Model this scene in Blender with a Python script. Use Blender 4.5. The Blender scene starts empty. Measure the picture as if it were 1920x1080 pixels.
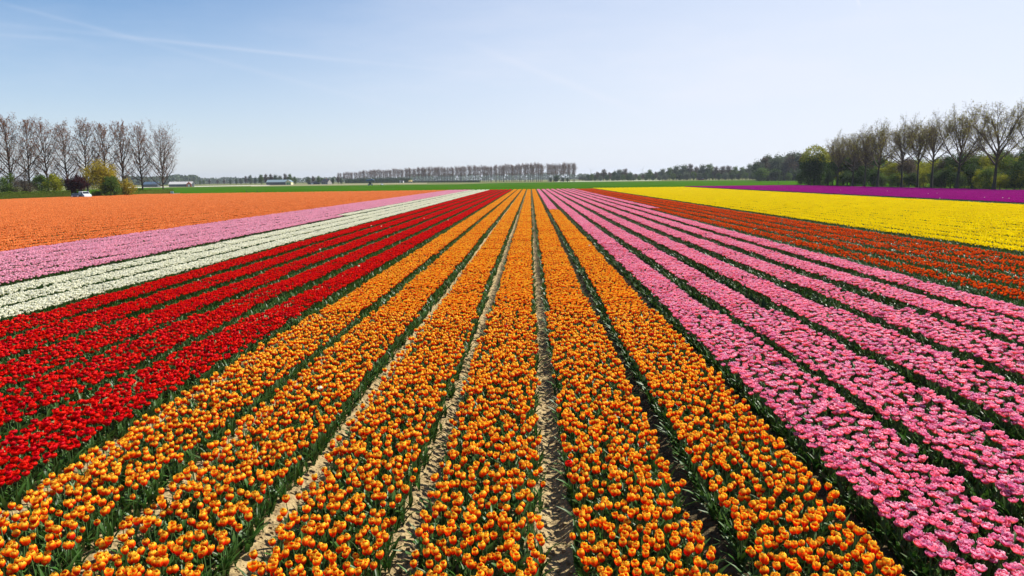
import bpy, math, random
import numpy as np
from mathutils import Matrix, Vector

SC = bpy.context.scene
COL = SC.collection
rad = math.radians

# ------------------------------------------------------------------ camera, world, sun, exposure
H0 = 3.76                      # camera height over the wheel tracks (low drone)
F = 1280.0                     # focal length in photo pixels (1920 wide)
PITCH, YAW, ROLL = rad(9.06), rad(1.635), 0.0118
_fw = Vector((-math.sin(YAW) * math.cos(PITCH), math.cos(YAW) * math.cos(PITCH), -math.sin(PITCH)))
_r0 = Vector((math.cos(YAW), math.sin(YAW), 0))
_u0 = _r0.cross(_fw)
_cx = math.cos(ROLL) * _r0 - math.sin(ROLL) * _u0
_cy = math.sin(ROLL) * _r0 + math.cos(ROLL) * _u0
cam_d = bpy.data.cameras.new('camera'); cam = bpy.data.objects.new('camera', cam_d); COL.objects.link(cam)
cam_d.sensor_width = 36; cam_d.lens = 36 * F / 1920; cam_d.clip_start = 0.1; cam_d.clip_end = 20000
cam.matrix_world = Matrix(((_cx.x, _cy.x, -_fw.x, 0), (_cx.y, _cy.y, -_fw.y, 0), (_cx.z, _cy.z, -_fw.z, H0), (0, 0, 0, 1)))
SC.camera = cam

def pdir(x, y):
    d = _cx * ((x - 960) / F) - _cy * ((y - 540) / F) + _fw
    return d
def hor(x): return 336 - ROLL * (x - 960)
def at(x, Y, z=0.0):
    """ground spot seen in photo column x at distance Y along the rows"""
    d = pdir(x, hor(x)); return Vector((d.x / d.y * Y, Y, z))

SUN_EL, SUN_AZ = rad(48), rad(66)       # azimuth from the rows (+Y) to the right (+X)
sd = bpy.data.lights.new('sun', 'SUN'); so = bpy.data.objects.new('sun', sd); COL.objects.link(so)
sd.energy = 5.0; sd.angle = rad(0.53); sd.color = (1.0, 0.95, 0.87)
_s = Vector((math.sin(SUN_AZ) * math.cos(SUN_EL), math.cos(SUN_AZ) * math.cos(SUN_EL), math.sin(SUN_EL)))
so.rotation_euler = _s.to_track_quat('Z', 'Y').to_euler()

W = bpy.data.worlds.new('World'); SC.world = W; W.use_nodes = True
nt = W.node_tree; N = nt.nodes; N.clear(); Lk = nt.links.new
wo = N.new('ShaderNodeOutputWorld'); bg = N.new('ShaderNodeBackground'); bg.inputs[1].default_value = 0.068
sky = N.new('ShaderNodeTexSky'); sky.sky_type = 'NISHITA'; sky.sun_disc = False
sky.sun_elevation = SUN_EL; sky.sun_rotation = SUN_AZ; sky.air_density = 1.0; sky.dust_density = 0.5; sky.ozone_density = 4.5; sky.altitude = 0
tc = N.new('ShaderNodeTexCoord')
def wmath(op, a, b=None, c=None):
    n = N.new('ShaderNodeMath'); n.operation = op
    for i, v in enumerate((a, b, c)):
        if v is None: continue
        if isinstance(v, (int, float)): n.inputs[i].default_value = v
        else: Lk(v, n.inputs[i])
    return n.outputs[0]
def wdot(v):
    n = N.new('ShaderNodeVectorMath'); n.operation = 'DOT_PRODUCT'; Lk(tc.outputs['Generated'], n.inputs[0]); n.inputs[1].default_value = v
    return n.outputs['Value']
def wramp(v, a, b, lo=0.0, hi=1.0):
    n = N.new('ShaderNodeMapRange'); n.interpolation_type = 'SMOOTHSTEP'; Lk(v, n.inputs[0])
    n.inputs[1].default_value = a; n.inputs[2].default_value = b; n.inputs[3].default_value = lo; n.inputs[4].default_value = hi
    return n.outputs[0]
def streak(p, q, w, amp, f0=0.15, f1=0.3):
    """a contrail: a soft great-circle band in the sky from photo point p to q"""
    a, b = pdir(*p).normalized(), pdir(*q).normalized(); n = a.cross(b).normalized(); t = n.cross(a).normalized()
    ang = math.atan2(b.dot(t), b.dot(a))
    d = wmath('DIVIDE', wmath('ABSOLUTE', wdot(n)), w)
    g = wmath('EXPONENT', wmath('MULTIPLY', wmath('MULTIPLY', d, d), -1.0))
    al = wmath('DIVIDE', wmath('ARCTAN2', wdot(t), wdot(a)), ang)
    m = wmath('MULTIPLY', wramp(al, -f0, f0), wramp(al, 1.0 - f1, 1.0 + f1, 1.0, 0.0))
    return wmath('MULTIPLY', wmath('MULTIPLY', g, m), amp)
veil = [streak((0, 5), (240, 68), .0022, .065), streak((200, 60), (700, 190), .0035, .05, .2, .5), streak((20, 47), (800, 128), .0026, .065, .3, .4),
        streak((250, 70), (640, 114), .0022, .06, .3, .3), streak((-30, 63), (130, 74), .0020, .06, .1, .4), streak((1606, -6), (1612, 12), .0008, .35, .1, .2),
        streak((900, 90), (1200, 210), .005, .06, .3, .4)]
nz = N.new('ShaderNodeTexNoise'); nz.inputs['Scale'].default_value = 2.2; nz.inputs['Detail'].default_value = 6; nz.inputs['Roughness'].default_value = .62
mp = N.new('ShaderNodeMapping'); mp.inputs['Scale'].default_value = (1.0, 1.6, 5.0); mp.inputs['Rotation'].default_value = (.1, .25, .3)
Lk(tc.outputs['Generated'], mp.inputs[0]); Lk(mp.outputs[0], nz.inputs[0])
cir = wmath('MULTIPLY', wramp(nz.outputs[0], .45, .75), .10)
# thin milky cirrus sheet, thicker on the sun's side
sheet = wramp(wdot((math.sin(SUN_AZ), math.cos(SUN_AZ), 0.0)), -.25, .80, 0.0, .80)
low = wramp(wmath('ABSOLUTE', wdot((0, 0, 1))), .0, .30, .50, 0.0)     # milkier towards the horizon all round
sheet = wmath('MULTIPLY', sheet, wramp(wdot((0, 0, 1)), .12, .75, 1.0, .12))      # the veil thins out overhead
sheet = wmath('SUBTRACT', wmath('ADD', sheet, low), wmath('MULTIPLY', sheet, low))
tot = wmath('ADD', cir, sheet)
for v in veil: tot = wmath('ADD', tot, v)
tot = wmath('MINIMUM', tot, .9)
mx = N.new('ShaderNodeMix'); mx.data_type = 'RGBA'; Lk(tot, mx.inputs[0]); hs_ = N.new('ShaderNodeHueSaturation'); hs_.inputs['Saturation'].default_value = 1.22; hs_.inputs['Value'].default_value = 1.25; Lk(sky.outputs[0], hs_.inputs['Color'])
Lk(hs_.outputs[0], mx.inputs[6]); mx.inputs[7].default_value = (7.9, 8.2, 9.2, 1)
Lk(mx.outputs[2], bg.inputs[0]); Lk(bg.outputs[0], wo.inputs[0])

SC.view_settings.view_transform = 'Standard'; SC.view_settings.look = 'None'; SC.view_settings.exposure = 0.68
SC.view_settings.gamma = 1.0; SC.view_settings.use_curve_mapping = False
SC.cycles.max_bounces = 5; SC.cycles.diffuse_bounces = 2; SC.cycles.glossy_bounces = 2; SC.cycles.transmission_bounces = 3; SC.cycles.transparent_max_bounces = 8
SC.cycles.use_adaptive_sampling = False

# ------------------------------------------------------------------ helpers
rng = np.random.default_rng(11)
def tag(o, label=None, cat=None, group=None, kind=None):
    for k, v in (('label', label), ('category', cat), ('group', group), ('kind', kind)):
        if v: o[k] = v
    return o
def link(name, data, parent=None, loc=None, rot=None, scl=None):
    o = bpy.data.objects.new(name, data); COL.objects.link(o)
    if parent is not None: o.parent = parent
    if loc is not None: o.location = loc
    if rot is not None: o.rotation_euler = rot
    if scl is not None: o.scale = scl
    return o
def copy_of(o, parent=None):
    c = o.copy(); COL.objects.link(c)
    if parent is not None: c.parent = parent
    return c
def copy_tree(o, parent=None):
    c = copy_of(o, parent)
    for ch in list(o.children): copy_tree(ch, c)
    return c

class G:
    """geometry bundle: verts, quads, per-vertex tint (t, random, edge), per-quad material"""
    def __init__(s): s.V, s.Q, s.C, s.M, s.n = [], [], [], [], 0
    def add(s, V, Q, C=None, m=0):
        V = np.asarray(V, float).reshape(-1, 3); Q = np.asarray(Q, int).reshape(-1, 4)
        if C is None: C = np.tile((0.5, rng.random(), 0.0), (len(V), 1))
        C = np.broadcast_to(np.asarray(C, float), (len(V), 3))
        s.V.append(V); s.Q.append(Q + s.n); s.C.append(C); s.M.append(np.broadcast_to(np.asarray(m), (len(Q),))); s.n += len(V)
        return s
    def put(s, g, loc=(0, 0, 0), rz=0.0, tilt=None, scl=1.0, rnd=None):
        V, Q, C, M = g.arrays(); V = V * np.asarray(scl)
        if tilt is not None: V = V @ np.array(Matrix.Rotation(tilt[0], 3, Vector((math.cos(tilt[1]), math.sin(tilt[1]), 0)))).T
        c, sn = math.cos(rz), math.sin(rz)
        V = V @ np.array(((c, sn, 0), (-sn, c, 0), (0, 0, 1))) + np.asarray(loc)
        if rnd is not None: C = C.copy(); C[:, 1] = rnd
        s.V.append(V); s.Q.append(Q + s.n); s.C.append(C); s.M.append(M); s.n += len(V)
    def arrays(s):
        if len(s.V) > 1: s.V = [np.concatenate(s.V)]; s.Q = [np.concatenate(s.Q)]; s.C = [np.concatenate(s.C)]; s.M = [np.concatenate(s.M)]
        return s.V[0], s.Q[0], s.C[0], s.M[0]
    def mesh(s, name, mats, smooth=True):
        V, Q, C, M = s.arrays()
        me = bpy.data.meshes.new(name); me.vertices.add(len(V)); me.vertices.foreach_set('co', V.astype(np.float32).ravel())
        nq = len(Q); me.loops.add(nq * 4); me.loops.foreach_set('vertex_index', Q.astype(np.int32).ravel())
        me.polygons.add(nq); me.polygons.foreach_set('loop_start', np.arange(0, nq * 4, 4, dtype=np.int32))
        try: me.polygons.foreach_set('loop_total', np.full(nq, 4, dtype=np.int32))
        except Exception: pass
        for m in (mats if isinstance(mats, (list, tuple)) else [mats]): me.materials.append(m)
        me.polygons.foreach_set('material_index', M.astype(np.int32)); me.polygons.foreach_set('use_smooth', np.full(nq, smooth, dtype=bool))
        a = me.attributes.new('tint', 'FLOAT_COLOR', 'POINT'); a.data.foreach_set('color', np.hstack([C, np.ones((len(C), 1))]).astype(np.float32).ravel())
        me.update(); me.validate(); return me
def gridq(nu, nv):
    i, j = np.meshgrid(np.arange(nu), np.arange(nv)); a = (j * (nu + 1) + i).ravel()
    return np.stack([a, a + 1, a + nu + 2, a + nu + 1], 1)

def mat(name):
    m = bpy.data.materials.new(name); m.use_nodes = True; m.node_tree.nodes.clear(); return m, m.node_tree.nodes, m.node_tree.links.new
def ramp(n, l, fac, stops):
    r = n.new('ShaderNodeValToRGB'); e = r.color_ramp.elements
    while len(e) < len(stops): e.new(.5)
    for i, (p, c) in enumerate(stops): e[i].position = p; e[i].color = (*c, 1)
    l(fac, r.inputs[0]); return r.outputs[0]
def mathn(n, l, op, a, b=None):
    m = n.new('ShaderNodeMath'); m.operation = op
    for i, v in enumerate((a, b)):
        if v is None: continue
        if isinstance(v, (int, float)): m.inputs[i].default_value = v
        else: l(v, m.inputs[i])
    return m.outputs[0]
def leafy_mat(name, stops, drive='R', trans=.3, rough=.45, spec=.4, var=.35, sat=0.0, hue=.024):
    """petals and leaves: colour from the tint attribute, per-piece variation, light passing through"""
    m, n, l = mat(name)
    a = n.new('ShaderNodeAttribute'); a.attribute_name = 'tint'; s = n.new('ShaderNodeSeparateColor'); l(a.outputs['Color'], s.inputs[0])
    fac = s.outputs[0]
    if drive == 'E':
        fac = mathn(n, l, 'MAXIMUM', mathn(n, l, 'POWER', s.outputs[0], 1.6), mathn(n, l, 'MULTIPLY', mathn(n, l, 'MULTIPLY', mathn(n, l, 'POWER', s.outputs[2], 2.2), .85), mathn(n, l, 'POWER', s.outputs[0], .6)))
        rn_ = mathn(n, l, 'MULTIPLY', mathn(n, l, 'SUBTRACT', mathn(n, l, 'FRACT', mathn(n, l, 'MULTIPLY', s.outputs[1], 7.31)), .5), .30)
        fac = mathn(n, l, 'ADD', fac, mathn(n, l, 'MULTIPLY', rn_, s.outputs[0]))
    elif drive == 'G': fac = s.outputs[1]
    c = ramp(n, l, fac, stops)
    hs = n.new('ShaderNodeHueSaturation'); l(c, hs.inputs['Color'])
    oi = n.new('ShaderNodeObjectInfo')
    rnd = mathn(n, l, 'FRACT', mathn(n, l, 'ADD', s.outputs[1], oi.outputs['Random']))
    hs.inputs['Saturation'].default_value = 1.0 + sat
    l(mathn(n, l, 'ADD', mathn(n, l, 'MULTIPLY', rnd, hue), .5 - hue / 2), hs.inputs['Hue'])
    l(mathn(n, l, 'ADD', mathn(n, l, 'MULTIPLY', rnd, var), 1 - var / 2), hs.inputs['Value'])
    p = n.new('ShaderNodeBsdfPrincipled'); l(hs.outputs[0], p.inputs['Base Color']); p.inputs['Roughness'].default_value = rough
    p.inputs['Specular IOR Level'].default_value = spec
    t = n.new('ShaderNodeBsdfTranslucent'); l(hs.outputs[0], t.inputs[0])
    x = n.new('ShaderNodeMixShader'); x.inputs[0].default_value = trans; l(p.outputs[0], x.inputs[1]); l(t.outputs[0], x.inputs[2])
    o = n.new('ShaderNodeOutputMaterial'); l(x.outputs[0], o.inputs[0]); return m
def noise_mat(name, stops, scale=5.0, detail=6, rough=.9, bump=.0, bscale=None, stretch=(1, 1, 1), dist=.05, spec=.3):
    m, n, l = mat(name)
    t = n.new('ShaderNodeTexCoord'); mp = n.new('ShaderNodeMapping'); mp.inputs['Scale'].default_value = stretch; l(t.outputs['Object'], mp.inputs[0])
    z = n.new('ShaderNodeTexNoise'); z.inputs['Scale'].default_value = scale; z.inputs['Detail'].default_value = detail; z.inputs['Roughness'].default_value = .6; l(mp.outputs[0], z.inputs[0])
    c = ramp(n, l, z.outputs[0], stops)
    p = n.new('ShaderNodeBsdfPrincipled'); l(c, p.inputs['Base Color']); p.inputs['Roughness'].default_value = rough; p.inputs['Specular IOR Level'].default_value = spec
    if bump:
        z2 = n.new('ShaderNodeTexNoise'); z2.inputs['Scale'].default_value = bscale or scale * 4; z2.inputs['Detail'].default_value = 5; l(mp.outputs[0], z2.inputs[0])
        b = n.new('ShaderNodeBump'); b.inputs['Strength'].default_value = bump; b.inputs['Distance'].default_value = dist; l(z2.outputs[0], b.inputs['Height']); l(b.outputs[0], p.inputs['Normal'])
    o = n.new('ShaderNodeOutputMaterial'); l(p.outputs[0], o.inputs[0]); return m
def plain(name, c, rough=.6, metal=0.0, spec=.4, var=.12, scale=3.0):
    c = np.array(c); return noise_mat(name, [(.3, tuple(c * (1 - var))), (.7, tuple(np.minimum(c * (1 + var), .95)))], scale, 4, rough, spec=spec)

# ------------------------------------------------------------------ the ground
BED = 1.5
O_C = [-4.95, -3.47, -1.97, -.5, 1.0, 2.52]                 # orange beds
RP_C = [4.05, 5.5, 7.1, 8.75, 10.4, 11.95]                  # pink beds on the right
DO_C = [13.7, 15.3, 16.9, 18.4, 19.7]                       # sparse dark orange beds
R_C = [-6.5, -8.0, -9.5, -11.0, -12.5]; W_C = [-14.0, -15.45, -16.9]
LP_C = [-18.7, -20.15, -21.6, -23.05, -24.5, -25.95]
LO_C = list(np.arange(-27.6, -126, -1.5)); Y_C = list(np.arange(21.9, 53, 1.5)); PU_C = list(np.arange(57.2, 97.5, 1.5))
FAR = 226.0
near_c = np.array(sorted(O_C + RP_C + DO_C + R_C + W_C + LP_C))

def vnoise(x, y, seed, f):
    """cheap smooth value noise"""
    r = np.random.default_rng(seed).random((64, 64)); x = x * f; y = y * f
    xi = np.floor(x).astype(int); yi = np.floor(y).astype(int); fx = x - xi; fy = y - yi
    fx = fx * fx * (3 - 2 * fx); fy = fy * fy * (3 - 2 * fy); g = lambda a, b: r[a % 64, b % 64]
    return (g(xi, yi) * (1 - fx) + g(xi + 1, yi) * fx) * (1 - fy) + (g(xi, yi + 1) * (1 - fx) + g(xi + 1, yi + 1) * fx) * fy
def soil_z(x, y):
    d = np.min(np.abs(x[..., None] - near_c), -1) if x.ndim == 1 else np.min(np.abs(x[..., None] - near_c), -1)
    z = .07 * np.clip((.72 - d) / .14, 0, 1)
    k = np.where(np.abs(x) < 9, 1.0, .3)
    z = z + k * (.030 * (vnoise(x, y, 1, 3.1) - .5) + .030 * (vnoise(x, y, 2, 8.0) - .5) + .022 * (vnoise(x, y, 3, 17.0) - .5))
    return z
xs = np.concatenate([np.arange(-126.5, -27, 6.0), np.arange(-27, -5.2, .36), np.arange(-5.2, 4.2, .05), np.arange(4.2, 21, .36), np.arange(21, 98.6, 4)])
ys = np.concatenate([[-6, 0, 2.0], np.arange(3.0, 15, .06), 15 + np.cumsum(.06 * 1.09 ** np.arange(66))]); ys = np.append(ys[ys < 227], 227.5)
X, Yy = np.meshgrid(xs, ys); Z = soil_z(X.ravel(), Yy.ravel())
M_soil, n_, l_ = mat('soil_sandy_clay')
t_ = n_.new('ShaderNodeTexCoord'); z1 = n_.new('ShaderNodeTexNoise'); z1.inputs['Scale'].default_value = 9; z1.inputs['Detail'].default_value = 9; z1.inputs['Roughness'].default_value = .68; l_(t_.outputs['Object'], z1.inputs[0])
v1 = n_.new('ShaderNodeTexVoronoi'); v1.inputs['Scale'].default_value = 26; l_(t_.outputs['Object'], v1.inputs[0])
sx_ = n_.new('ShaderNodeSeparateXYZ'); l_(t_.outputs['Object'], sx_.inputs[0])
shade_ = n_.new('ShaderNodeMapRange'); shade_.inputs[1].default_value = .95; shade_.inputs[2].default_value = 1.35; shade_.inputs[3].default_value = 1.0; shade_.inputs[4].default_value = .34; l_(sx_.outputs[0], shade_.inputs[0])  # furrow shade put into the soil colour: everything right of centre is darkened
c_ = ramp(n_, l_, z1.outputs[0], [(.30, (.07, .05, .026)), (.42, (.23, .165, .08)), (.54, (.36, .268, .13)), (.68, (.43, .33, .165)), (.85, (.49, .385, .205))])
b_ = n_.new('ShaderNodeBump'); b_.inputs['Strength'].default_value = .9; b_.inputs['Distance'].default_value = .03
l_(mathn(n_, l_, 'ADD', z1.outputs[0], mathn(n_, l_, 'MULTIPLY', v1.outputs[0], .6)), b_.inputs['Height'])
shade_mix_ = n_.new('ShaderNodeMix'); shade_mix_.data_type = 'RGBA'; shade_mix_.blend_type = 'MULTIPLY'; shade_mix_.inputs[0].default_value = 1.0; l_(c_, shade_mix_.inputs[6]); l_(shade_.outputs[0], shade_mix_.inputs[7])
p_ = n_.new('ShaderNodeBsdfPrincipled'); l_(shade_mix_.outputs[2], p_.inputs['Base Color']); p_.inputs['Roughness'].default_value = .95; p_.inputs['Specular IOR Level'].default_value = .15; l_(b_.outputs[0], p_.inputs['Normal'])
o_ = n_.new('ShaderNodeOutputMaterial'); l_(p_.outputs[0], o_.inputs[0])
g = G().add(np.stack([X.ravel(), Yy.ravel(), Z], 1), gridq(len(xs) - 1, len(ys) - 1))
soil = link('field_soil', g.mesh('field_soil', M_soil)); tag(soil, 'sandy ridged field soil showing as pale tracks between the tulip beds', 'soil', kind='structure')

def sheet(name, pts, z, m, label, cat):
    me = bpy.data.meshes.new(name); me.from_pydata([(x, y, z) for x, y in pts], [], [list(range(len(pts)))]); me.materials.append(m)
    return tag(link(name, me), label, cat, kind='structure')
M_land = noise_mat('farmland', [(.3, (.09, .10, .035)), (.48, (.13, .15, .05)), (.6, (.17, .155, .08)), (.75, (.10, .14, .035))], .004, 5, .95, stretch=(1, 2.5, 1), spec=0)
sheet('farmland', [(-6000, -3000), (6000, -3000), (6000, 6000), (-6000, 6000)], -.08, M_land, 'flat dull green and tan farmland reaching to the horizon', 'farmland')
M_wheat = noise_mat('young_wheat', [(.25, (.026, .082, .003)), (.5, (.036, .100, .003)), (.75, (.052, .122, .004))], .05, 8, .95, .5, 6, (1, .5, 1), .1, spec=0)
sheet('green_field', [(-240, 229), (-200, 229), (300, 229), (300, 330), (640, 640), (420, 640), (-30, 730), (-60, 590), (-330, 590)], -.03, M_wheat, 'bright green field of young wheat behind the tulip beds', 'field')
M_verge = noise_mat('verge_grass', [(.3, (.05, .085, .016)), (.6, (.085, .12, .025)), (.8, (.12, .13, .04))], .5, 6, .9, .5, 9, spec=0)
sheet('left_verge', [(-240, 60), (-126.4, 60), (-126.4, 229.2), (-330, 229.2)], -.034, M_verge, 'grass verge between orange tulips and the clipped hedge', 'verge')
sheet('right_verge', [(98.2, 60), (260, 60), (300, 229.2), (98.2, 229.2)], -.034, M_verge, 'rough grass under the bare trees beside the purple tulips', 'verge')
M_pale = noise_mat('pale_cover', [(.3, (.62, .58, .50)), (.7, (.78, .74, .66))], .03, 4, .8)
M_pale2 = noise_mat('pale_crop', [(.3, (.30, .36, .26)), (.7, (.45, .50, .38))], .03, 4, .9)
sheet('pale_strip', [at(240, 640).to_2d(), at(505, 800).to_2d(), at(505, 880).to_2d(), at(240, 730).to_2d()], -.05, M_pale, 'thin pale strip of covered field in front of the far barn', 'field')
sheet('pale_crop_strip', [at(1040, 830).to_2d(), at(1240, 860).to_2d(), at(1240, 990).to_2d(), at(1040, 960).to_2d()], -.05, M_pale2, 'thin pale green strip of field before the distant trees', 'field')
M_tan = noise_mat('tan_field', [(.3, (.15, .15, .06)), (.7, (.25, .22, .11))], .02, 5, .95)
sheet('tan_field', [at(470, 600).to_2d(), at(800, 745).to_2d(), at(800, 1050).to_2d(), at(470, 900).to_2d()], -.06, M_tan, 'strip of yellowish grass in front of the distant farm', 'field')

# soil clods in the bare tracks: nobody could count them
g = G(); cq = np.array([[0, 1, 2, 3], [4, 7, 6, 5], [0, 4, 5, 1], [1, 5, 6, 2], [2, 6, 7, 3], [3, 7, 4, 0]])
cv = np.array([[-1, -1, -.6], [1, -1, -.6], [1, 1, -.6], [-1, 1, -.6], [-.7, -.7, .6], [.7, -.7, .6], [.7, .7, .6], [-.7, .7, .6]], float)
for cx in (-2.72, -1.235, .25, 1.76, -4.2):
    k = 1500
    px = cx + rng.normal(0, .16, k); py = 3.6 + 14 * rng.random(k) ** 1.5; sz = .006 + .022 * rng.random(k) ** 4
    pz = soil_z(px, py)
    for i in range(k):
        g.add((cv * (1 + .5 * (rng.random((8, 3)) - .5))) * sz[i] + (px[i], py[i], pz[i] + sz[i] * .3), cq)
tag(link('soil_clods', g.mesh('soil_clods', M_soil, False)), 'small dry soil clods lying in the tracks between orange beds', 'soil clods', kind='stuff')

# ------------------------------------------------------------------ tulips
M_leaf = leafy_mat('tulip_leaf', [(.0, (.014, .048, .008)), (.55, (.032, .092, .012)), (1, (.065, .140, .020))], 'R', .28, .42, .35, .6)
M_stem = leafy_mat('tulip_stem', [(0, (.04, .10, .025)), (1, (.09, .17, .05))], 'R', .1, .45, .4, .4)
PET = {
 'orange': leafy_mat('orange_petal', [(0, (.60, .06, .008)), (.12, (.86, .050, .005)), (.42, (.92, .055, .005)), (.53, (.95, .17, .007)), (.70, (.97, .44, .012)), (1, (.98, .66, .05))], 'E', .46, .5, .15, .24, 0, .014),
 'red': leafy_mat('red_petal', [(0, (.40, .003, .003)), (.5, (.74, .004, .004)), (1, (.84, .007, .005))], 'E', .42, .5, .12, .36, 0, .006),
 'pink': leafy_mat('pink_petal', [(0, (.88, .30, .10)), (.2, (.88, .13, .15)), (.5, (.90, .12, .28)), (.74, (.94, .32, .48)), (1, (.98, .70, .78))], 'E', .42, .6, .10, .26, 0, .03),
 'white': leafy_mat('white_petal', [(0, (.70, .74, .40)), (.4, (.92, .89, .68)), (1, (.96, .93, .78))], 'E', .42, .6, .15, .10, 0, .004),
 'lpink': leafy_mat('pale_pink_petal', [(0, (.88, .48, .48)), (.4, (.95, .36, .50)), (1, (.97, .62, .70))], 'E', .42, .6, .12, .22, 0, .012),
 'lorange': leafy_mat('salmon_petal', [(0, (.80, .11, .010)), (.4, (.88, .18, .015)), (1, (.96, .42, .14))], 'E', .42, .6, .12, .28, 0, .012),
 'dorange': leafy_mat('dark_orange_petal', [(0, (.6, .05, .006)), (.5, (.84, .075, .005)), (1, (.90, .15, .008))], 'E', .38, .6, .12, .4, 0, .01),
 'yellow': leafy_mat('yellow_petal', [(0, (.92, .66, .002)), (.5, (.96, .76, .002)), (1, (.97, .80, .004))], 'E', .48, .7, .05, .10, 0, .006),
 'purple': leafy_mat('purple_petal', [(0, (.28, .004, .15)), (.5, (.44, .004, .25)), (1, (.55, .012, .34))], 'E', .42, .7, .08, .35, 0, .012),
}
#        rings: (petals, radius, height, opening end, half-angle, start angle)
FORM = {
 'cup':    [(3, .0350, .070, .78, 1.02, 0.0), (3, .0308, .068, .78, 1.0, 1.047)],
 'open':   [(3, .0430, .058, .70, 1.0, 0.0), (3, .0385, .057, .70, .95, 1.047)],
 'double': [(6, .0450, .046, .62, .58, 0.0), (5, .0340, .050, .64, .66, .4), (3, .0190, .044, .68, 1.1, .9)],
 'ball':   [(5, .0400, .052, .74, .75, 0.0), (4, .0300, .055, .70, .85, .5)],
}
KFORM = {'orange': 'cup', 'red': 'open', 'pink': 'double', 'white': 'ball', 'lpink': 'ball', 'lorange': 'cup', 'dorange': 'cup', 'yellow': 'cup', 'purple': 'cup'}
def bloom(form, r, nu=2, nv=4, far=False, loose=None):
    g = G(); rings = FORM[form]
    if far and form == 'double': rings = rings[:2]
    loose = r.uniform(-.10, .06) if loose is None else loose; q = gridq(nu, nv)
    v = np.linspace(0, 1, nv + 1)[:, None] ** .85; u = np.linspace(-1, 1, nu + 1)[None, :]
    rnd = r.random()
    for (n, R, h, e, hw, a0) in rings:
        R = R * r.uniform(.93, 1.07); h = h * r.uniform(.93, 1.07)
        for i in range(n):
            wd = np.sqrt(np.clip(1 - ((v - .48) / .56) ** 2, .04, 1)); wd[0] = .55
            ang = a0 + i * 2 * math.pi / n + r.normal(0, .06) + u * hw * wd
            ee = e + loose + r.normal(0, .03); rr = R * np.sin(math.pi * (.13 + v * (ee - .13))) * (1 - .07 * u * u) 
            rr = rr + (.005 * np.sin(5 * u + r.uniform(0, 6)) * v * v if form in ('double', 'ball') else 0)
            z = h * r.uniform(.95, 1.05) * (v - .10 * u * u * v) + 0 * ang
            V = np.stack([rr * np.cos(ang), rr * np.sin(ang), z], -1).reshape(-1, 3)
            t = np.broadcast_to(v, ang.shape).ravel(); ed = np.broadcast_to(np.abs(u) ** 2, ang.shape).ravel()
            g.add(V, q, np.stack([t, np.full_like(t, rnd), ed], 1))
    return g
def leaf(r, L, w, fold=True, ns=4):
    s = np.linspace(0, 1, ns + 1); lean = r.uniform(.25, .75)
    out = L * (.10 * s + lean * s ** 2.0); z = L * (s - .36 * lean * s ** 2.4); wd = w * np.sin(math.pi * np.clip(.06 + s * .94, 0, 1) ** .75) ** .8; wd[-1] = .002
    tw = r.uniform(-.7, .7) * s
    rows = []
    for k, uu in enumerate((-1, 0, 1) if fold else (-1, 1)):
        dz = (-.22 * wd if uu == 0 else 0 * wd)
        rows.append(np.stack([out - .3 * dz + .25 * wd * np.abs(uu) * 0, uu * wd * .5 * np.cos(tw), z + dz + uu * wd * .5 * np.sin(tw)], 1))
    V = np.stack(rows, 1).reshape(-1, 3); nu = 2 if fold else 1
    t = np.repeat(.25 + .75 * s, nu + 1)
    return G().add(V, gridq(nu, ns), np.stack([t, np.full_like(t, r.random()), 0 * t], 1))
def stem(r, h, bx, by, n=4, rad0=.0042):
    s = np.linspace(0, 1, 4); a = np.arange(n + 1) * 2 * math.pi / n
    P = np.stack([bx * s ** 2, by * s ** 2, h * s], 1)
    V = P[:, None, :] + rad0 * np.stack([np.cos(a), np.sin(a), 0 * a], 1)[None]
    t = np.repeat(s, n + 1); return G().add(V.reshape(-1, 3), gridq(n, 3), np.stack([t, np.full_like(t, r.random()), 0 * t], 1))

def hidden(name, me): return bpy.data.objects.new(name, me)      # mesh library entry for the node groups; never in the scene

NV = 12
LIB = {}
def make_plants(kind):
    """single plants with their parts kept apart: (bloom mesh, stem mesh, leaf meshes, top point, tilt)"""
    r = np.random.default_rng(100 + hash_(kind)); res = []
    for i in range(NV):
        bare = i >= NV - 2
        h = r.uniform(.33, .37) if not bare else .2
        bx, by = r.normal(0, .014, 2); tilt = abs(r.normal(0, .22 if kind == 'red' else .12)), r.uniform(0, 6.28)
        bl = bloom(FORM_(kind), r, 2, 4, False, {2: -.20, 7: .13}.get(i))
        st = stem(r, h, bx, by)
        az = r.uniform(0, 6.28); lv = []
        for k in range(3):
            lv.append((leaf(r, r.uniform(.20, .29), r.uniform(.034, .055)), az + k * 2.3 + r.normal(0, .3), .01 + .03 * k))
        res.append((bl, st, lv, (bx, by, h - .002), tilt, bare))
    return res
def hash_(s): return sum(ord(c) * (i + 3) for i, c in enumerate(s)) % 997
def FORM_(kind): return KFORM[kind]
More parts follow.
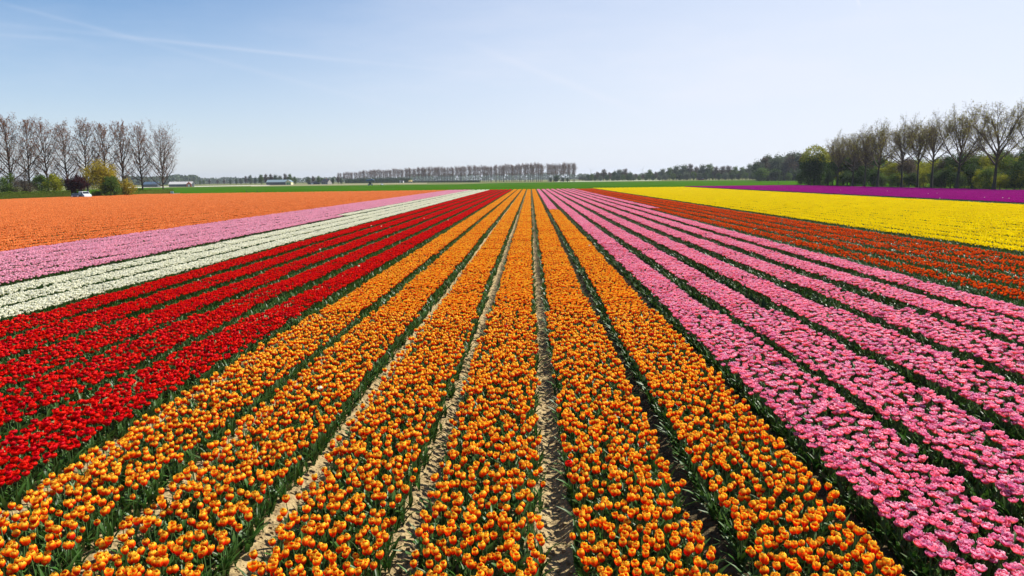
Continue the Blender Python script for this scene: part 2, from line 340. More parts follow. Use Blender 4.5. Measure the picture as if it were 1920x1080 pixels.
def make_patch(kind, r, L, n, w, frac=1.0, hmul=1.0):
    """one metre of bed as one mesh, for beds farther off"""
    g = G(); nx = max(3, int(round(math.sqrt(n * w / L)))); ny = int(math.ceil(n / nx))
    bl = [bloom(FORM_(kind), r, 2, 2, True) for _ in range(4)] if kind != 'leafbed' else []
    lf = [leaf(r, r.uniform(.22, .30), r.uniform(.045, .065), False, 3) for _ in range(6)]
    xs_ = (np.arange(nx) + .5) / nx - .5; k = 0
    for j in range(ny):
        for i in range(nx):
            x = xs_[i] * w + r.normal(0, .3 * w / nx); y = (j + .5) / ny * L + r.normal(0, .3 * L / ny)
            edge = abs(x) > w * .5
            h = hmul * (r.normal(.355, .018) - .04 * (abs(x) / w * 2) ** 4 * .6)
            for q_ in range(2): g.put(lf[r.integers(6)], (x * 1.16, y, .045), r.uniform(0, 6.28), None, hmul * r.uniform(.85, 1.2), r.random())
            if kind == 'leafbed' or r.random() > frac: continue
            bx, by = r.normal(0, .012, 2)
            s = G(); a = .0045; s.add([(x - a, y, .05), (x + a, y, .05), (x + bx + a, y + by, h + .05), (x + bx - a, y + by, h + .05)], [[0, 1, 2, 3]], (.5, r.random(), 0), 0)
            g.put(s)
            bb = bl[r.integers(4)]; V, Q, C, Mx = bb.arrays(); b2 = G(); b2.add(V, Q, C, 1)
            g.put(b2, (x + bx, y + by, h + .045), r.uniform(0, 6.28), (abs(r.normal(0, .16)), r.uniform(0, 6.28)), r.uniform(.9, 1.12), r.random())
    return g
def node_group(kind, plants, patches):
    ng = bpy.data.node_groups.new('planting_' + kind, 'GeometryNodeTree')
    ng.interface.new_socket('Geometry', in_out='INPUT', socket_type='NodeSocketGeometry'); ng.interface.new_socket('Geometry', in_out='OUTPUT', socket_type='NodeSocketGeometry')
    n, l = ng.nodes, ng.links.new
    gi = n.new('NodeGroupInput'); go = n.new('NodeGroupOutput'); jo = n.new('GeometryNodeJoinGeometry')
    def attr(nm, ty):
        a = n.new('GeometryNodeInputNamedAttribute'); a.data_type = ty; a.inputs[0].default_value = nm
        return [s for s in a.outputs if s.enabled and s.name == 'Attribute'][0]
    cls, idx, rot, scl = attr('cls', 'INT'), attr('idx', 'INT'), attr('rot', 'FLOAT_VECTOR'), attr('scl', 'FLOAT_VECTOR')
    er = n.new('FunctionNodeEulerToRotation'); l(rot, er.inputs[0])
    for c, obs in ((0, plants), (1, patches)):
        if not obs: continue
        j2 = n.new('GeometryNodeJoinGeometry')
        for ob in obs:
            oi = n.new('GeometryNodeObjectInfo'); oi.inputs[0].default_value = ob; oi.inputs['As Instance'].default_value = False
            gt = n.new('GeometryNodeGeometryToInstance'); l(oi.outputs['Geometry'], gt.inputs[0]); l(gt.outputs[0], j2.inputs[0])
        cp = n.new('FunctionNodeCompare'); cp.data_type = 'INT'; cp.operation = 'EQUAL'
        l(cls, cp.inputs[2]); cp.inputs[3].default_value = c
        ip = n.new('GeometryNodeInstanceOnPoints'); l(gi.outputs[0], ip.inputs['Points']); l(cp.outputs[0], ip.inputs['Selection']); l(j2.outputs[0], ip.inputs['Instance'])
        ip.inputs['Pick Instance'].default_value = True; l(idx, ip.inputs['Instance Index']); l(er.outputs[0], ip.inputs['Rotation']); l(scl, ip.inputs['Scale'])
        l(ip.outputs[0], jo.inputs[0])
    l(jo.outputs[0], go.inputs[0]); return ng

PW, PL, NP = 1.15, 1.0, 6
SPEC = {  # plants per patch, flowering share, height
 'orange': (112, .98, 1.0), 'red': (106, .95, .98), 'pink': (104, .97, 1.02), 'white': (112, 1, 1.0), 'lpink': (104, .98, 1.12), 'lorange': (94, .96, 1.0),
 'dorange': (96, .42, .92), 'yellow': (108, .99, 1.0), 'purple': (110, 1, 1.0), 'leafbed': (90, 0, 1.1)}
PARTS = {}
for kind, (n_p, frac, hm) in SPEC.items():
    r = np.random.default_rng(7 + hash_(kind)); plants = []
    if kind in ('orange', 'red', 'pink'):
        pls = make_plants(kind); PARTS[kind] = []
        for i, (bl, st, lv, top, tilt, bare) in enumerate(pls):
            g = G()
            if not bare:
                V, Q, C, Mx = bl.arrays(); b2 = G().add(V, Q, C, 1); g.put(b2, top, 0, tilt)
                V, Q, C, Mx = st.arrays(); g.add(V, Q, C, 2)
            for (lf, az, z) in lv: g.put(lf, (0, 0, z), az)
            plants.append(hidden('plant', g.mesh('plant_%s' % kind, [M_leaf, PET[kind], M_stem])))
            if not bare:
                PARTS[kind].append((bl.mesh(kind + '_bloom', PET[kind]), st.mesh(kind + '_stem', M_stem), [(lf.mesh(kind + '_leaf', M_leaf), az, z) for lf, az, z in lv], top, tilt))
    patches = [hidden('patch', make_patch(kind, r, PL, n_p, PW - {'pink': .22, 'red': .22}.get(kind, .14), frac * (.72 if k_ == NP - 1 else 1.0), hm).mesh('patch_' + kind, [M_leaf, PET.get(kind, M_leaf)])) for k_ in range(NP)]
    LIB[kind] = node_group(kind, plants, patches)

def frustum_ok(x, y, marg=2.0):
    return np.abs(x - .03 * 0) < (y + 1.0) * .79 + marg
def wander(cx, y): return .05 * (vnoise(np.asarray(y, float) + cx * 37.0, np.asarray(y, float) * 0 + cx, 9, .11) - .5)
def seg(cx, kind, y0, y1, L=PL, w=PW):
    """patch points along one bed"""
    ys_ = np.arange(y0, y1, L); ys_ = ys_[(np.abs(cx) < (ys_ + 2) * .80 + 2.5)]
    n = len(ys_); r = rng
    flip = r.integers(0, 2, n)
    P = np.stack([cx + wander(cx, ys_) + r.normal(0, .012, n), ys_ + flip * L + r.normal(0, .03, n), np.full(n, .0)], 1)
    rot = np.stack([0 * ys_, 0 * ys_, flip * math.pi], 1); sc = np.stack([np.full(n, w / PW) * r.choice([-1, 1], n) , np.full(n, L / PL), r.uniform(.96, 1.05, n)], 1)
    return P, rot, sc, np.ones(n, int), np.where(r.random(n) < .06, NP - 1, r.integers(0, NP - 1, n))
YN = 17.0
CANDS = {'orange': [], 'red': [], 'pink': []}
def near_plants(cx, kind, y0, y1, edge_leaf, bed, dens):
    """every plant of the near stretch of a bed on its own"""
    r = rng; w = {'pink': .93, 'red': .93}.get(kind, 1.0); cell = math.sqrt(1 / dens); nx = int(w / cell); out = []
    ys_ = np.arange(y0, y1, cell)
    for y in ys_:
        if not (abs(cx) < (y + 1.5) * .80 + 2.0): continue
        xr = cx - w / 2 + (np.arange(nx) + .5) / nx * w + r.normal(0, .36 * cell, nx); yr = y + r.normal(0, .36 * cell, nx)
        dead = r.random(nx) < .10
        for x, yy, d in zip(xr, yr, dead): out.append((x, yy, NV - 2 + r.integers(2) if d else r.integers(NV - 2)))
        for s in (-1, 1, -1, 1):
            if r.random() < edge_leaf * .5 * (1.5 if cx > 1.2 else 1): out.append((cx + s * (w / 2 + r.uniform(.0, .10)), y + r.normal(0, .03), NV - 2 + r.integers(2)))
    A = np.array(out); n = len(A); A[:, 0] += wander(cx, A[:, 1])
    P = np.stack([A[:, 0], A[:, 1], np.full(n, .045)], 1); rot = np.stack([r.normal(0, .05, n), r.normal(0, .05, n), r.uniform(0, 6.28, n)], 1)
    s = np.clip(r.normal(1.01, .075, n), .8, 1.2) * SPEC[kind][2]; sc = np.stack([s * r.uniform(.97, 1.05, n), s * r.uniform(.97, 1.05, n), s], 1)
    return P, rot, sc, np.zeros(n, int), A[:, 2].astype(int)
def proj(P):
    d = P - np.array((0, 0, H0)); zc = d @ np.array(_fw); return 960 + F * (d @ np.array(_cx)) / zc, 540 - F * (d @ np.array(_cy)) / zc, zc
PENDING = []
def plant_object(name, kind, parts, label, cat='tulip bed', group=None):
    P, R_, S, C, I = (np.concatenate([p[k] for p in parts]) for k in range(5))
    PENDING.append((name, kind, P, R_, S, C, I, label, cat, group))

BED_WORDS = {}
def bed_obj(cx, kind, label, far=FAR, near=True, dens=120, edge=.5, extra=None, near_from=3.4, w=PW):
    parts = []
    ystart = near_from
    if near: parts.append(near_plants(cx, kind, near_from, YN, edge, label, dens)); ystart = YN
    parts.append(seg(cx, kind, ystart, far, w=w))
    plant_object(kind_name(kind) + '_tulip_bed', kind, parts, label)
def kind_name(k): return {'lpink': 'pink', 'lorange': 'salmon', 'dorange': 'dark_orange'}.get(k, k)

olab = ['orange and yellow tulip bed directly beside the red beds', 'orange and yellow tulip bed second from the red beds', 'orange and yellow tulip bed between the two left soil tracks, third from red',
        'central orange and yellow tulip bed pointing straight to the horizon', 'orange and yellow tulip bed just right of the narrow shaded central track', 'orange and yellow tulip bed beside the pink ones, turning pink halfway']
BREAK = 76.0
for i, cx in enumerate(O_C):
    if i == 5:
        bed_obj(cx, 'orange', olab[i], far=BREAK - 2.0, edge=1.0, w=1.22)
        plant_object('pink_tulip_bed', 'pink', [seg(cx, 'pink', BREAK, FAR)], 'far stretch of pink tulips continuing the rightmost orange bed')
    else: bed_obj(cx, 'orange', olab[i], edge=(.9, .9, .55, .6, .9)[i], w=(1.2, 1.2, 1.15, 1.15, 1.2)[i])
rlab = ['red tulip bed directly beside the orange beds, nearest one', 'second red tulip bed counted from the orange beds', 'middle one of the five red tulip beds', 'red tulip bed with only one red bed between it and the white', 'red tulip bed directly beside the white tulips']
for cx, lb in zip(R_C, rlab): bed_obj(cx, 'red', lb, dens=122, edge=1.0)
plab = ['pink double tulip bed directly beside the orange beds', 'second pink tulip bed from the orange ones, right side', 'third pink tulip bed from the orange ones, right side', 'fourth pink tulip bed from the orange ones, right side', 'pink tulip bed one before the sparse red-orange beds', 'pink tulip bed directly beside the sparse red-orange beds']
for cx, lb in zip(RP_C, plab): bed_obj(cx, 'pink', lb, dens=112, edge=1.0)
wlab = ['white tulip bed directly beside the red beds', 'middle white tulip bed', 'white tulip bed on the side of the pale pink beds']
for cx, lb in zip(W_C, wlab): bed_obj(cx, 'white', lb, near=False, near_from=12, w=1.22)
lplab = ['pale pink tulip bed beside the white tulips, its far part white', 'second pale pink tulip bed from the white ones', 'third pale pink tulip bed from the white ones', 'fourth pale pink tulip bed from the white ones', 'pale pink tulip bed one short of the salmon orange field', 'pale pink tulip bed directly beside the salmon orange field']
for i, (cx, lb) in enumerate(zip(LP_C, lplab)):
    bed_obj(cx, 'lpink', lb, far=66 if i == 0 else FAR, near=False, near_from=16, w=1.3)
plant_object('white_tulip_bed', 'white', [seg(LP_C[0], 'white', 67.5, FAR, w=1.3)], 'far stretch of white tulips where the first pale pink bed ends')
dlab = ['sparse red-orange tulip bed beside the pink tulips', 'sparse red-orange tulip bed second from the pink tulips', 'middle sparse red-orange tulip bed', 'sparse red-orange tulip bed second from the yellow field', 'sparse red-orange tulip bed beside the dark green edge of yellow']
for i, (cx, lb) in enumerate(zip(DO_C, dlab)):
    bed_obj(cx, 'dorange', lb, far=BREAK - 1 if i == 0 else FAR, near=False, near_from=14)
plant_object('pink_tulip_bed', 'pink', [seg(DO_C[0], 'pink', BREAK, FAR)], 'far stretch of pink tulips continuing the first sparse red-orange bed')
plant_object('green_tulip_leaves', 'leafbed', [seg(20.95, 'leafbed', 22, 235, w=.8), seg(20.75, 'leafbed', 22, 235, w=.6)], 'dark green flowerless tulip leaves edging the yellow field', 'tulip leaves')
plant_object('green_tulip_leaves', 'leafbed', [seg(-17.75, 'leafbed', 15, FAR, w=.45)], 'dark green leaves filling the furrow between white and pale pink beds', 'tulip leaves')
plant_object('green_tulip_leaves', 'leafbed', [seg(c, 'leafbed', 55, 250, w=1.2) for c in (54.2, 55.4)], 'dark green flowerless leaves between the yellow and purple fields', 'tulip leaves')
plant_object('salmon_tulip_field', 'lorange', [seg(c, 'lorange', 22, 214 + 14 * (c + 126) / 98, 1.25, 1.19) for c in LO_C], 'wide field of salmon orange tulips in front of the hedge and poplars', 'tulip field')
plant_object('yellow_tulip_field', 'yellow', [seg(c, 'yellow', 18, 238, 1.25, 1.24) for c in Y_C], 'wide field of bright yellow tulips', 'tulip field')
plant_object('purple_tulip_field', 'purple', [seg(c, 'purple', 50, 254, 1.25, 1.36) for c in PU_C], 'strip of purple tulips in front of the bare trees', 'tulip field')

# the 300 largest tulips of each colour become plants of their own, the others stay in their bed
pool = {'orange': [], 'red': [], 'pink': []}
for b, (name, kind, P, R_, S, C, I, label, cat, group) in enumerate(PENDING):
    if kind not in pool: continue
    px, py, zc = proj(P + np.array((0, 0, .36))); k = np.where((C == 0) & (I < NV - 2) & (px > -5) & (px < 1925) & (py < 1084) & (zc > 1))[0]
    pool[kind] += [(zc[i], b, i) for i in k]
TAKE = {}
for kind, lst in pool.items():
    for _, b, i in sorted(lst)[:300]: TAKE.setdefault(b, []).append(i)
for b, (name, kind, P, R_, S, C, I, label, cat, group) in enumerate(PENDING):
    keep = np.ones(len(P), bool); keep[TAKE.get(b, [])] = False
    me = bpy.data.meshes.new(name); k = int(keep.sum()); me.vertices.add(k); me.vertices.foreach_set('co', P[keep].astype(np.float32).ravel())
    for nm, ty, arr in (('rot', 'FLOAT_VECTOR', R_), ('scl', 'FLOAT_VECTOR', S)):
        me.attributes.new(nm, ty, 'POINT').data.foreach_set('vector', arr[keep].astype(np.float32).ravel())
    for nm, arr in (('cls', C), ('idx', I)): me.attributes.new(nm, 'INT', 'POINT').data.foreach_set('value', arr[keep].astype(np.int32))
    me.update(); o = link(name, me); tag(o, label, cat, group, 'stuff')
    md = o.modifiers.new('planting', 'NODES'); md.node_group = LIB[kind]
    for i in TAKE.get(b, []):
        e = link(kind + '_tulip', None, None, P[i], R_[i], S[i]); e.empty_display_size = .05
        look = {'orange': 'yellow rimmed orange tulip', 'red': 'open red tulip', 'pink': 'ruffled pink double tulip'}[kind]
        where = {'orange': ['in the bed beside the red tulips', 'in the bed second from the red tulips', 'in the bed third from the red tulips', 'in the central bed', 'in the bed just right of the central track', 'in the bed beside the pink tulips'],
                 'red': ['in the bed beside the orange tulips', 'in the second red bed', 'in the middle red bed', 'in the fourth red bed', 'in the bed beside the white'],
                 'pink': ['in the bed beside the orange tulips', 'in the second pink bed', 'in the third pink bed', 'in the fourth pink bed', 'in the fifth pink bed', 'in the last pink bed']}[kind]
        cc = {'orange': O_C, 'red': R_C, 'pink': RP_C}[kind]; w_ = where[int(np.argmin(np.abs(np.array(cc) - P[i][0])))]
        tag(e, look + ' at the front ' + w_, 'tulip', 'front %s tulips %s' % (kind, w_))
        bm_, sm_, lvs, top, tilt = PARTS[kind][I[i]]
        link('bloom', bm_, e, top, Matrix.Rotation(tilt[0], 3, Vector((math.cos(tilt[1]), math.sin(tilt[1]), 0))).to_euler()); link('stem', sm_, e)
        for lm, az, z in lvs: link('leaf', lm, e, (0, 0, z), (0, 0, az))

# stray tulips of another colour
def ground_at(px, py, z=.42):
    d = pdir(px, py); t = (z - H0) / d.z; return Vector((d.x * t, d.y * t, .045))
STRAY = {}
for colr, form in (('white', 'ball'), ('red', 'open')):
    rr_ = np.random.default_rng(77); STRAY[colr] = (bloom(form, rr_, 2, 4).mesh('stray_bloom', PET[colr]), stem(rr_, .38, 0, 0).mesh('stray_stem', M_stem), leaf(rr_, .26, .05).mesh('stray_leaf', M_leaf))
def stray(px, py, colr, label, group=None, k=1.15):
    p = ground_at(px, py); e = link(colr + '_tulip', None, None, p, (0, 0, px * .7), (k, k, 1.1)); tag(e, label, 'tulip', group)
    b, st, lf = STRAY[colr]; link('bloom', b, e, (0, 0, .378)); link('stem', st, e)
    for i in range(2): link('leaf', lf, e, (0, 0, .02), (0, 0, 2.6 * i))
for p_ in ((696, 425), (715, 426), (795, 411), (840, 414), (673, 502), (600, 470), (742, 396)): stray(*p_, 'white', 'lone white tulip standing out among the red beds', 'white strays in the red beds', 1.3)
for p_ in ((1576, 357), (1664, 358.5), (1740, 364), (1757, 363), (1762, 372.5), (1846, 371), (1880, 371.5), (1892, 372.5)): stray(*p_, 'white', 'lone white tulip standing out in the purple strip', 'white strays in the purple field', 2.0)
stray(1222, 633, 'red', 'lone red tulip in the orange bed beside the pink ones'); stray(948, 618, 'red', 'lone red tulip in the central orange bed', None)
stray(932, 418, 'white', 'lone white tulip far back in the orange bed left of centre', None, 1.3); stray(1105, 463, 'white', 'lone white tulip in the orange bed beside the pink ones', None, 1.2); stray(1066, 880, 'red', 'lone red tulip low in the orange bed right of the central track', None); stray(600, 735, 'white', 'lone white tulip in the orange bed second from the red', None)

# ------------------------------------------------------------------ trees
def unit(v): return v / np.maximum(np.linalg.norm(v, axis=-1, keepdims=True), 1e-9)
def tubes(g, P, R, n, m=0, tint=None):
    """P (B,K,3), R (B,K) -> tapered tubes"""
    B, K = R.shape
    if B == 0: return
    T = unit(np.gradient(P, axis=1)); ref = np.where(np.abs(T[..., 2:3]) > .9, np.array((1., 0, 0)), np.array((0, 0, 1.)))
    A = unit(np.cross(T, ref)); Bn = np.cross(T, A); a = np.arange(n + 1) * 2 * math.pi / n
    V = P[:, :, None] + R[:, :, None, None] * (np.cos(a)[:, None] * A[:, :, None] + np.sin(a)[:, None] * Bn[:, :, None])
    q = gridq(n, K - 1); Q = (q[None] + (np.arange(B) * K * (n + 1))[:, None, None]).reshape(-1, 4)
    g.add(V.reshape(-1, 3), Q, np.stack([np.full(B * K * (n + 1), .5), np.repeat(rng.random(B), K * (n + 1)), np.zeros(B * K * (n + 1))], 1), m)
def spawn(P0, R0, per, t0, t1, ang, lenf, K, trop, wob, rk, r, rmin=.01, golden=False):
    B, K0 = R0.shape; idx = np.repeat(np.arange(B), per); n = len(idx)
    t = t0 + (t1 - t0) * ((np.tile(np.arange(per), B) + r.random(n)) / per)
    f = t * (K0 - 1); i = np.minimum(f.astype(int), K0 - 2); fr = (f - i)[:, None]
    pos = P0[idx, i] * (1 - fr) + P0[idx, i + 1] * fr; D = unit(P0[idx, i + 1] - P0[idx, i]); rp = R0[idx, i] * (1 - fr[:, 0]) + R0[idx, i + 1] * fr[:, 0]
    az = (np.arange(n) * 2.39996 + r.normal(0, .3, n)) if golden else r.uniform(0, 6.283, n)
    ref = np.where(np.abs(D[:, 2:3]) > .9, np.array((1., 0, 0)), np.array((0, 0, 1.))); A = unit(np.cross(D, ref)); Bn = np.cross(D, A)
    an = np.array([ang(x) for x in t]) * r.normal(1, .18, n) if callable(ang) else ang * r.normal(1, .22, n)
    d = D * np.cos(an)[:, None] + np.sin(an)[:, None] * (np.cos(az)[:, None] * A + np.sin(az)[:, None] * Bn)
    L0 = np.linalg.norm(P0[:, -1] - P0[:, 0], axis=1)[idx]
    Ln = np.array([lenf(x) for x in t]) * (1 if golden else L0) * r.uniform(.75, 1.2, n)
    pts = [pos]; cur = d
    for k in range(1, K):
        cur = unit(cur + np.array((0, 0, trop / (K - 1))) + r.normal(0, wob / (K - 1), (n, 3)) * 1.5); pts.append(pts[-1] + cur * (Ln / (K - 1))[:, None])
    P = np.stack(pts, 1); Rb = np.maximum(np.minimum(rp * .85, rk * Ln), rmin)
    R = Rb[:, None] * np.linspace(1, .25, K)[None]; return P, np.maximum(R, rmin * .6)
def bits(g, P, sx, sy, r, m=0, spread=.0, up=0.0):
    n = len(P); P = P + r.normal(0, 1, (n, 3)) * spread
    A = unit(r.normal(0, 1, (n, 3))); B = unit(np.cross(A, r.normal(0, 1, (n, 3)))); 
    if up: A = unit(A + np.array((0, 0, up)))
    a = A * (sx * r.uniform(.6, 1.3, n))[:, None]; b = B * (sy * r.uniform(.6, 1.3, n))[:, None]
    V = np.stack([P - a * .5 - b * .2, P + b * .5 - a * .1, P + a * .5 + b * .1, P - b * .5 + a * .15], 1).reshape(-1, 3)
    g.add(V, np.arange(n * 4).reshape(-1, 4), np.stack([np.repeat(r.random(n), 4), np.repeat(r.random(n), 4), np.zeros(n * 4)], 1), m)
def trunk_line(h, r0, K, r, wob=.015, lean=0.0, top=.12):
    s = np.linspace(0, 1, K); P = np.stack([np.cumsum(r.normal(0, wob * h / K, K)) + lean * h * s, np.cumsum(r.normal(0, wob * h / K, K)), h * s], 1); P[0, :2] = 0
    R = r0 * (1 - (1 - top) * s ** .9); R[0] *= 1.35; return P[None], R[None]

M_bark = noise_mat('bark', [(.3, (.030, .025, .020)), (.6, (.060, .050, .040)), (.8, (.09, .08, .06))], 3, 6, .95, .6, 9, (1, 1, .25))
M_twig = noise_mat('twig', [(.3, (.060, .040, .030)), (.7, (.12, .080, .058))], 1.5, 3, .9)
M_cat = leafy_mat('poplar_catkin', [(0, (.17, .07, .045)), (.5, (.34, .13, .08)), (.85, (.30, .17, .07)), (1, (.20, .18, .06))], 'R', .3, .7, .2, .4)
M_bud = leafy_mat('oak_bud_leaf', [(0, (.12, .08, .02)), (.5, (.25, .20, .02)), (1, (.32, .31, .03))], 'R', .5, .7, .2, .4)
def fol(name, c, v=.5):
    c = np.array(c); return leafy_mat(name, [(0, tuple(c * .55)), (.5, tuple(c)), (1, tuple(np.minimum(c * 1.5, .9)))], 'R', .42, .7, .15, v)
M_fgreen, M_fdark, M_fyel, M_will, M_fpur, M_fhedge, M_fbrown = (fol('spring_green_leaf', (.085, .135, .014)), fol('dark_green_leaf', (.034, .066, .010)), fol('yellow_green_leaf', (.27, .27, .010)),
    fol('willow_leaf', (.36, .27, .018)), fol('copper_leaf', (.045, .009, .010)), fol('hedge_leaf', (.12, .17, .016)), fol('brown_twig_mass', (.085, .062, .042)))
M_fblue = fol('wood_leaf', (.10, .125, .07))

def make_tree(name, trunk_g, branch_g, leaf_g, leaf_m, label=None, cat='tree', group=None, leaf_name='foliage', bark=None, norm=None):
    e = link(name, None); tag(e, label, cat, group)
    link('trunk', trunk_g.mesh('trunk', bark or M_bark), e)
    if branch_g is not None: link('branches', branch_g.mesh('branches', M_twig), e)
    if leaf_g is not None: link(leaf_name, leaf_g.mesh(leaf_name, leaf_m), e)
    if norm:
        top = max(v[2] for ch in e.children for v in ch.bound_box); q = norm / top
        for ch in e.children: ch.data.transform(Matrix.Diagonal((q, q, q, 1)))
    return e
def poplar(seed, h=26.0, broad=1.0):
    r = np.random.default_rng(seed); tg, bg_, lg = G(), G(), G()
    tP, tR = trunk_line(h, .40, 10, r, .012); tubes(tg, tP, tR, 7)
    prof = lambda t: h * broad * np.interp(t, [.1, .2, .3, .5, .7, .85, .97], [.18, .30, .36, .36, .32, .26, .17])
    bP, bR = spawn(tP, tR, 34, .14, .98, lambda t: rad(62 - 30 * t), prof, 7, .80, .22, .022, r, .03, True); tubes(bg_, bP, bR, 4)
    cP, cR = spawn(bP, bR, 12, .15, 1.0, rad(46), lambda t: .38 - .14 * t, 4, .35, .3, .016, r, .018); tubes(bg_, cP, cR, 3)
    dP, dR = spawn(cP, cR, 5, .15, 1.0, rad(45), lambda t: .42, 2, .2, .2, .012, r, .010); tubes(bg_, dP, dR, 3)
    k = r.integers(0, len(dP), int(len(dP) * 4.2)); tt = r.uniform(.4, 1.1, len(k))[:, None]
    bits(lg, dP[k, 0] * (1 - tt) + dP[k, -1] * tt,   .24, .16, r, spread=.08)
    return make_tree('poplar_tree', tg, bg_, lg, M_cat, leaf_name='catkins', norm=h)
def oak(seed, h=20.0, spread=1.0, fork=.30):
    r = np.random.default_rng(seed); tg, bg_, lg = G(), G(), G()
    tP, tR = trunk_line(h * .62, .46, 8, r, .02, r.normal(0, .03), .3); tubes(tg, tP, tR, 7)
    b = fork / .62
    bP, bR = spawn(tP, tR, 15, b, 1.0, lambda t: rad(64 - 50 * ((t - b) / (1 - b)) ** .8) * spread, lambda t: h * (.56 - .30 * (t - b)), 8, .34, .26, .019, r, .05, True); tubes(bg_, bP, bR, 5)
    cP, cR = spawn(bP, bR, 10, .22, 1.0, rad(30), lambda t: .50 - .22 * t, 5, .30, .35, .018, r, .034); tubes(bg_, cP, cR, 3)
    dP, dR = spawn(cP, cR, 6, .2, 1.0, rad(38), lambda t: .46 - .1 * t, 3, .15, .35, .014, r, .022); tubes(bg_, dP, dR, 3)
    eP, eR = spawn(dP, dR, 5, .2, 1.0, rad(42), lambda t: .55, 2, .1, .2, .012, r, .014); tubes(bg_, eP, eR, 3)
    k = r.integers(0, len(eP), int(len(eP) * 1.15)); bits(lg, eP[k, -1], .23, .17, r, spread=.20)
    return make_tree('bare_oak_tree', tg, bg_, lg, M_bud, leaf_name='buds', norm=h)
def crowned(seed, h, w, leafm, n, size, name='leafy_tree', base=.12, clumps=40, bare=.0, up=0.0, lname='foliage', trunk_r=.25, droop=0.0):
    """trunk, limbs and a clumped, gappy crown of leaf-sized faces"""
    r = np.random.default_rng(seed); tg, bg_, lg = G(), G(), G()
    tP, tR = trunk_line(h * .8, trunk_r, 6, r, .02); tubes(tg, tP, tR, 5)
    bP, bR = spawn(tP, tR, 10, max(base, .12), 1.0, rad(50), lambda t: w * .42, 4, .3, .3, .03, r, .03, True); tubes(bg_, bP, bR, 3)
    c = unit(r.normal(0, 1, (clumps, 3))) * (r.random((clumps, 1)) ** .45)
    lo, hi = base * h, h; C = c * np.array((w / 2 * .86, w / 2 * .86, (hi - lo) / 2 * .9)) + np.array((0, 0, (lo + hi) / 2))
    C[:, :2] *= (1 - .35 * np.clip((C[:, 2:3] - lo) / (hi - lo) - .45, 0, 1))
    rs = r.uniform(.13, .25, clumps) * (w + hi - lo) / 2
    k = r.integers(0, clumps, n); P = C[k] + unit(r.normal(0, 1, (n, 3))) * (rs[k] * r.random(n) ** .5)[:, None]
    if droop: P[:, 2] -= droop * r.random(n) ** 2 * np.clip((np.hypot(P[:, 0], P[:, 1]) / (w / 2)), 0, 1); 
    P[:, 2] = np.maximum(P[:, 2], .1)
    bits(lg, P, size, size * .7, r, up=up)
    return make_tree(name, tg, bg_, lg, leafm, leaf_name=lname, norm=h)
def place(src, x, y, s=1.0, rz=None, label=None, group=None, cat=None, first=[None], sz=None, z=-.03):
    o = copy_tree(src); o.location = (x, y, z); o.rotation_euler = (rng.normal(0, .018), rng.normal(0, .018), rng.uniform(0, 6.28) if rz is None else rz); o.scale = (s, s, sz or s)
    tag(o, label, cat, group); return o
def drop(src):
    for ch in list(src.children):
        bpy.data.objects.remove(ch)
    bpy.data.objects.remove(src)

# left row of poplars
pops = [poplar(21, 26, .98), poplar(22, 26, 1.05), poplar(23, 26, .92), poplar(24, 26, 1.75), poplar(25, 26, 1.1), poplar(26, 26, .88)]
row = [(305, 224, 3), (267, 223, 1), (232, 224, 2), (198, 224, 5), (163, 222, 4), (128, 218, 0), (90, 217, 1), (55, 216, 5), (20, 211, 4), (-14, 213, 0), (-50, 211, 2)]
ords = ['last', 'second', 'third', 'fourth', 'fifth', 'sixth', 'seventh', 'eighth', 'ninth', 'tenth', 'eleventh']
for i, (px, top, k) in enumerate(row):
    Y = 237 - 28 * (305 - px) / 285.0; p = at(px, Y); hgt = (hor(px) - top) * Y / F * 1.0 + H0
    lb = 'broad bare poplar with reddish catkins standing last in the row, open side towards the barn' if i == 0 else 'tall bare poplar behind the hedge, %s from the barn end of the row' % ords[i]
    place(pops[k], p.x, Y, hgt / 26.0 * (1.0, .985, 1.0, .97, 1.02, .975, 1.0, .98, 1.0, 1.0, 1.0)[i], None, lb, 'row of bare poplars behind the hedge', 'tree')
for t in pops: drop(t)

# garden shrubs and trees on the left
def garden(seed, px, Y, h, w, m, n, size, label, name='shrub', **kw):
    t = crowned(seed, h, w, m, n, size, name, **kw); p = at(px, Y); t.location = (p.x, Y, -.03); tag(t, label, 'tree' if 'tree' in name else 'shrub'); return t
garden(31, 189, 203, 12.4, 12.4, M_will, 12480, 0.37, 'golden weeping willow rising above the dark copper tree', 'willow_tree', base=.16, clumps=46, droop=3.5, up=-.8)
garden(32, 206, 192, 6.9, 6.9, M_fgreen, 7680, 0.33, 'rounded bright green bush in front of the willow', 'green_bush', base=0, clumps=26)
garden(33, 237, 200, 5.6, 4.4, M_will, 3600, 0.29, 'small golden willow bush beside the round green bush', 'willow_bush', base=0, clumps=16, droop=1.5, up=-.8)
garden(34, 141, 190, 7.3, 8.2, M_fpur, 8640, 0.33, 'dark copper-leaved tree behind the white van', 'copper_tree', base=.04, clumps=30)
garden(35, 100, 205, 7.4, 5.6, M_fyel, 3600, 0.31, 'light green spring tree left of the copper tree', 'spring_tree', base=0, clumps=20)
garden(36, 78, 208, 7.6, 6.0, M_fgreen, 4080, 0.31, 'light green bushy tree second left of the copper tree', 'spring_tree', base=0, clumps=22)
garden(37, 14, 200, 7.6, 7.0, M_fgreen, 4560, 0.31, 'mid green bushy tree at the outer end of the garden', 'spring_tree', base=0, clumps=24)
garden(38, 46, 196, 8.4, 7.4, M_fbrown, 4800, 0.26, 'brownish leafless thicket between two green garden trees', 'brown_thicket', base=0, clumps=26, up=.8)
garden(39, -22, 205, 6.0, 7.0, M_fdark, 4320, 0.31, 'dark green bush at the very edge of the garden', 'dark_bush', base=0, clumps=20)
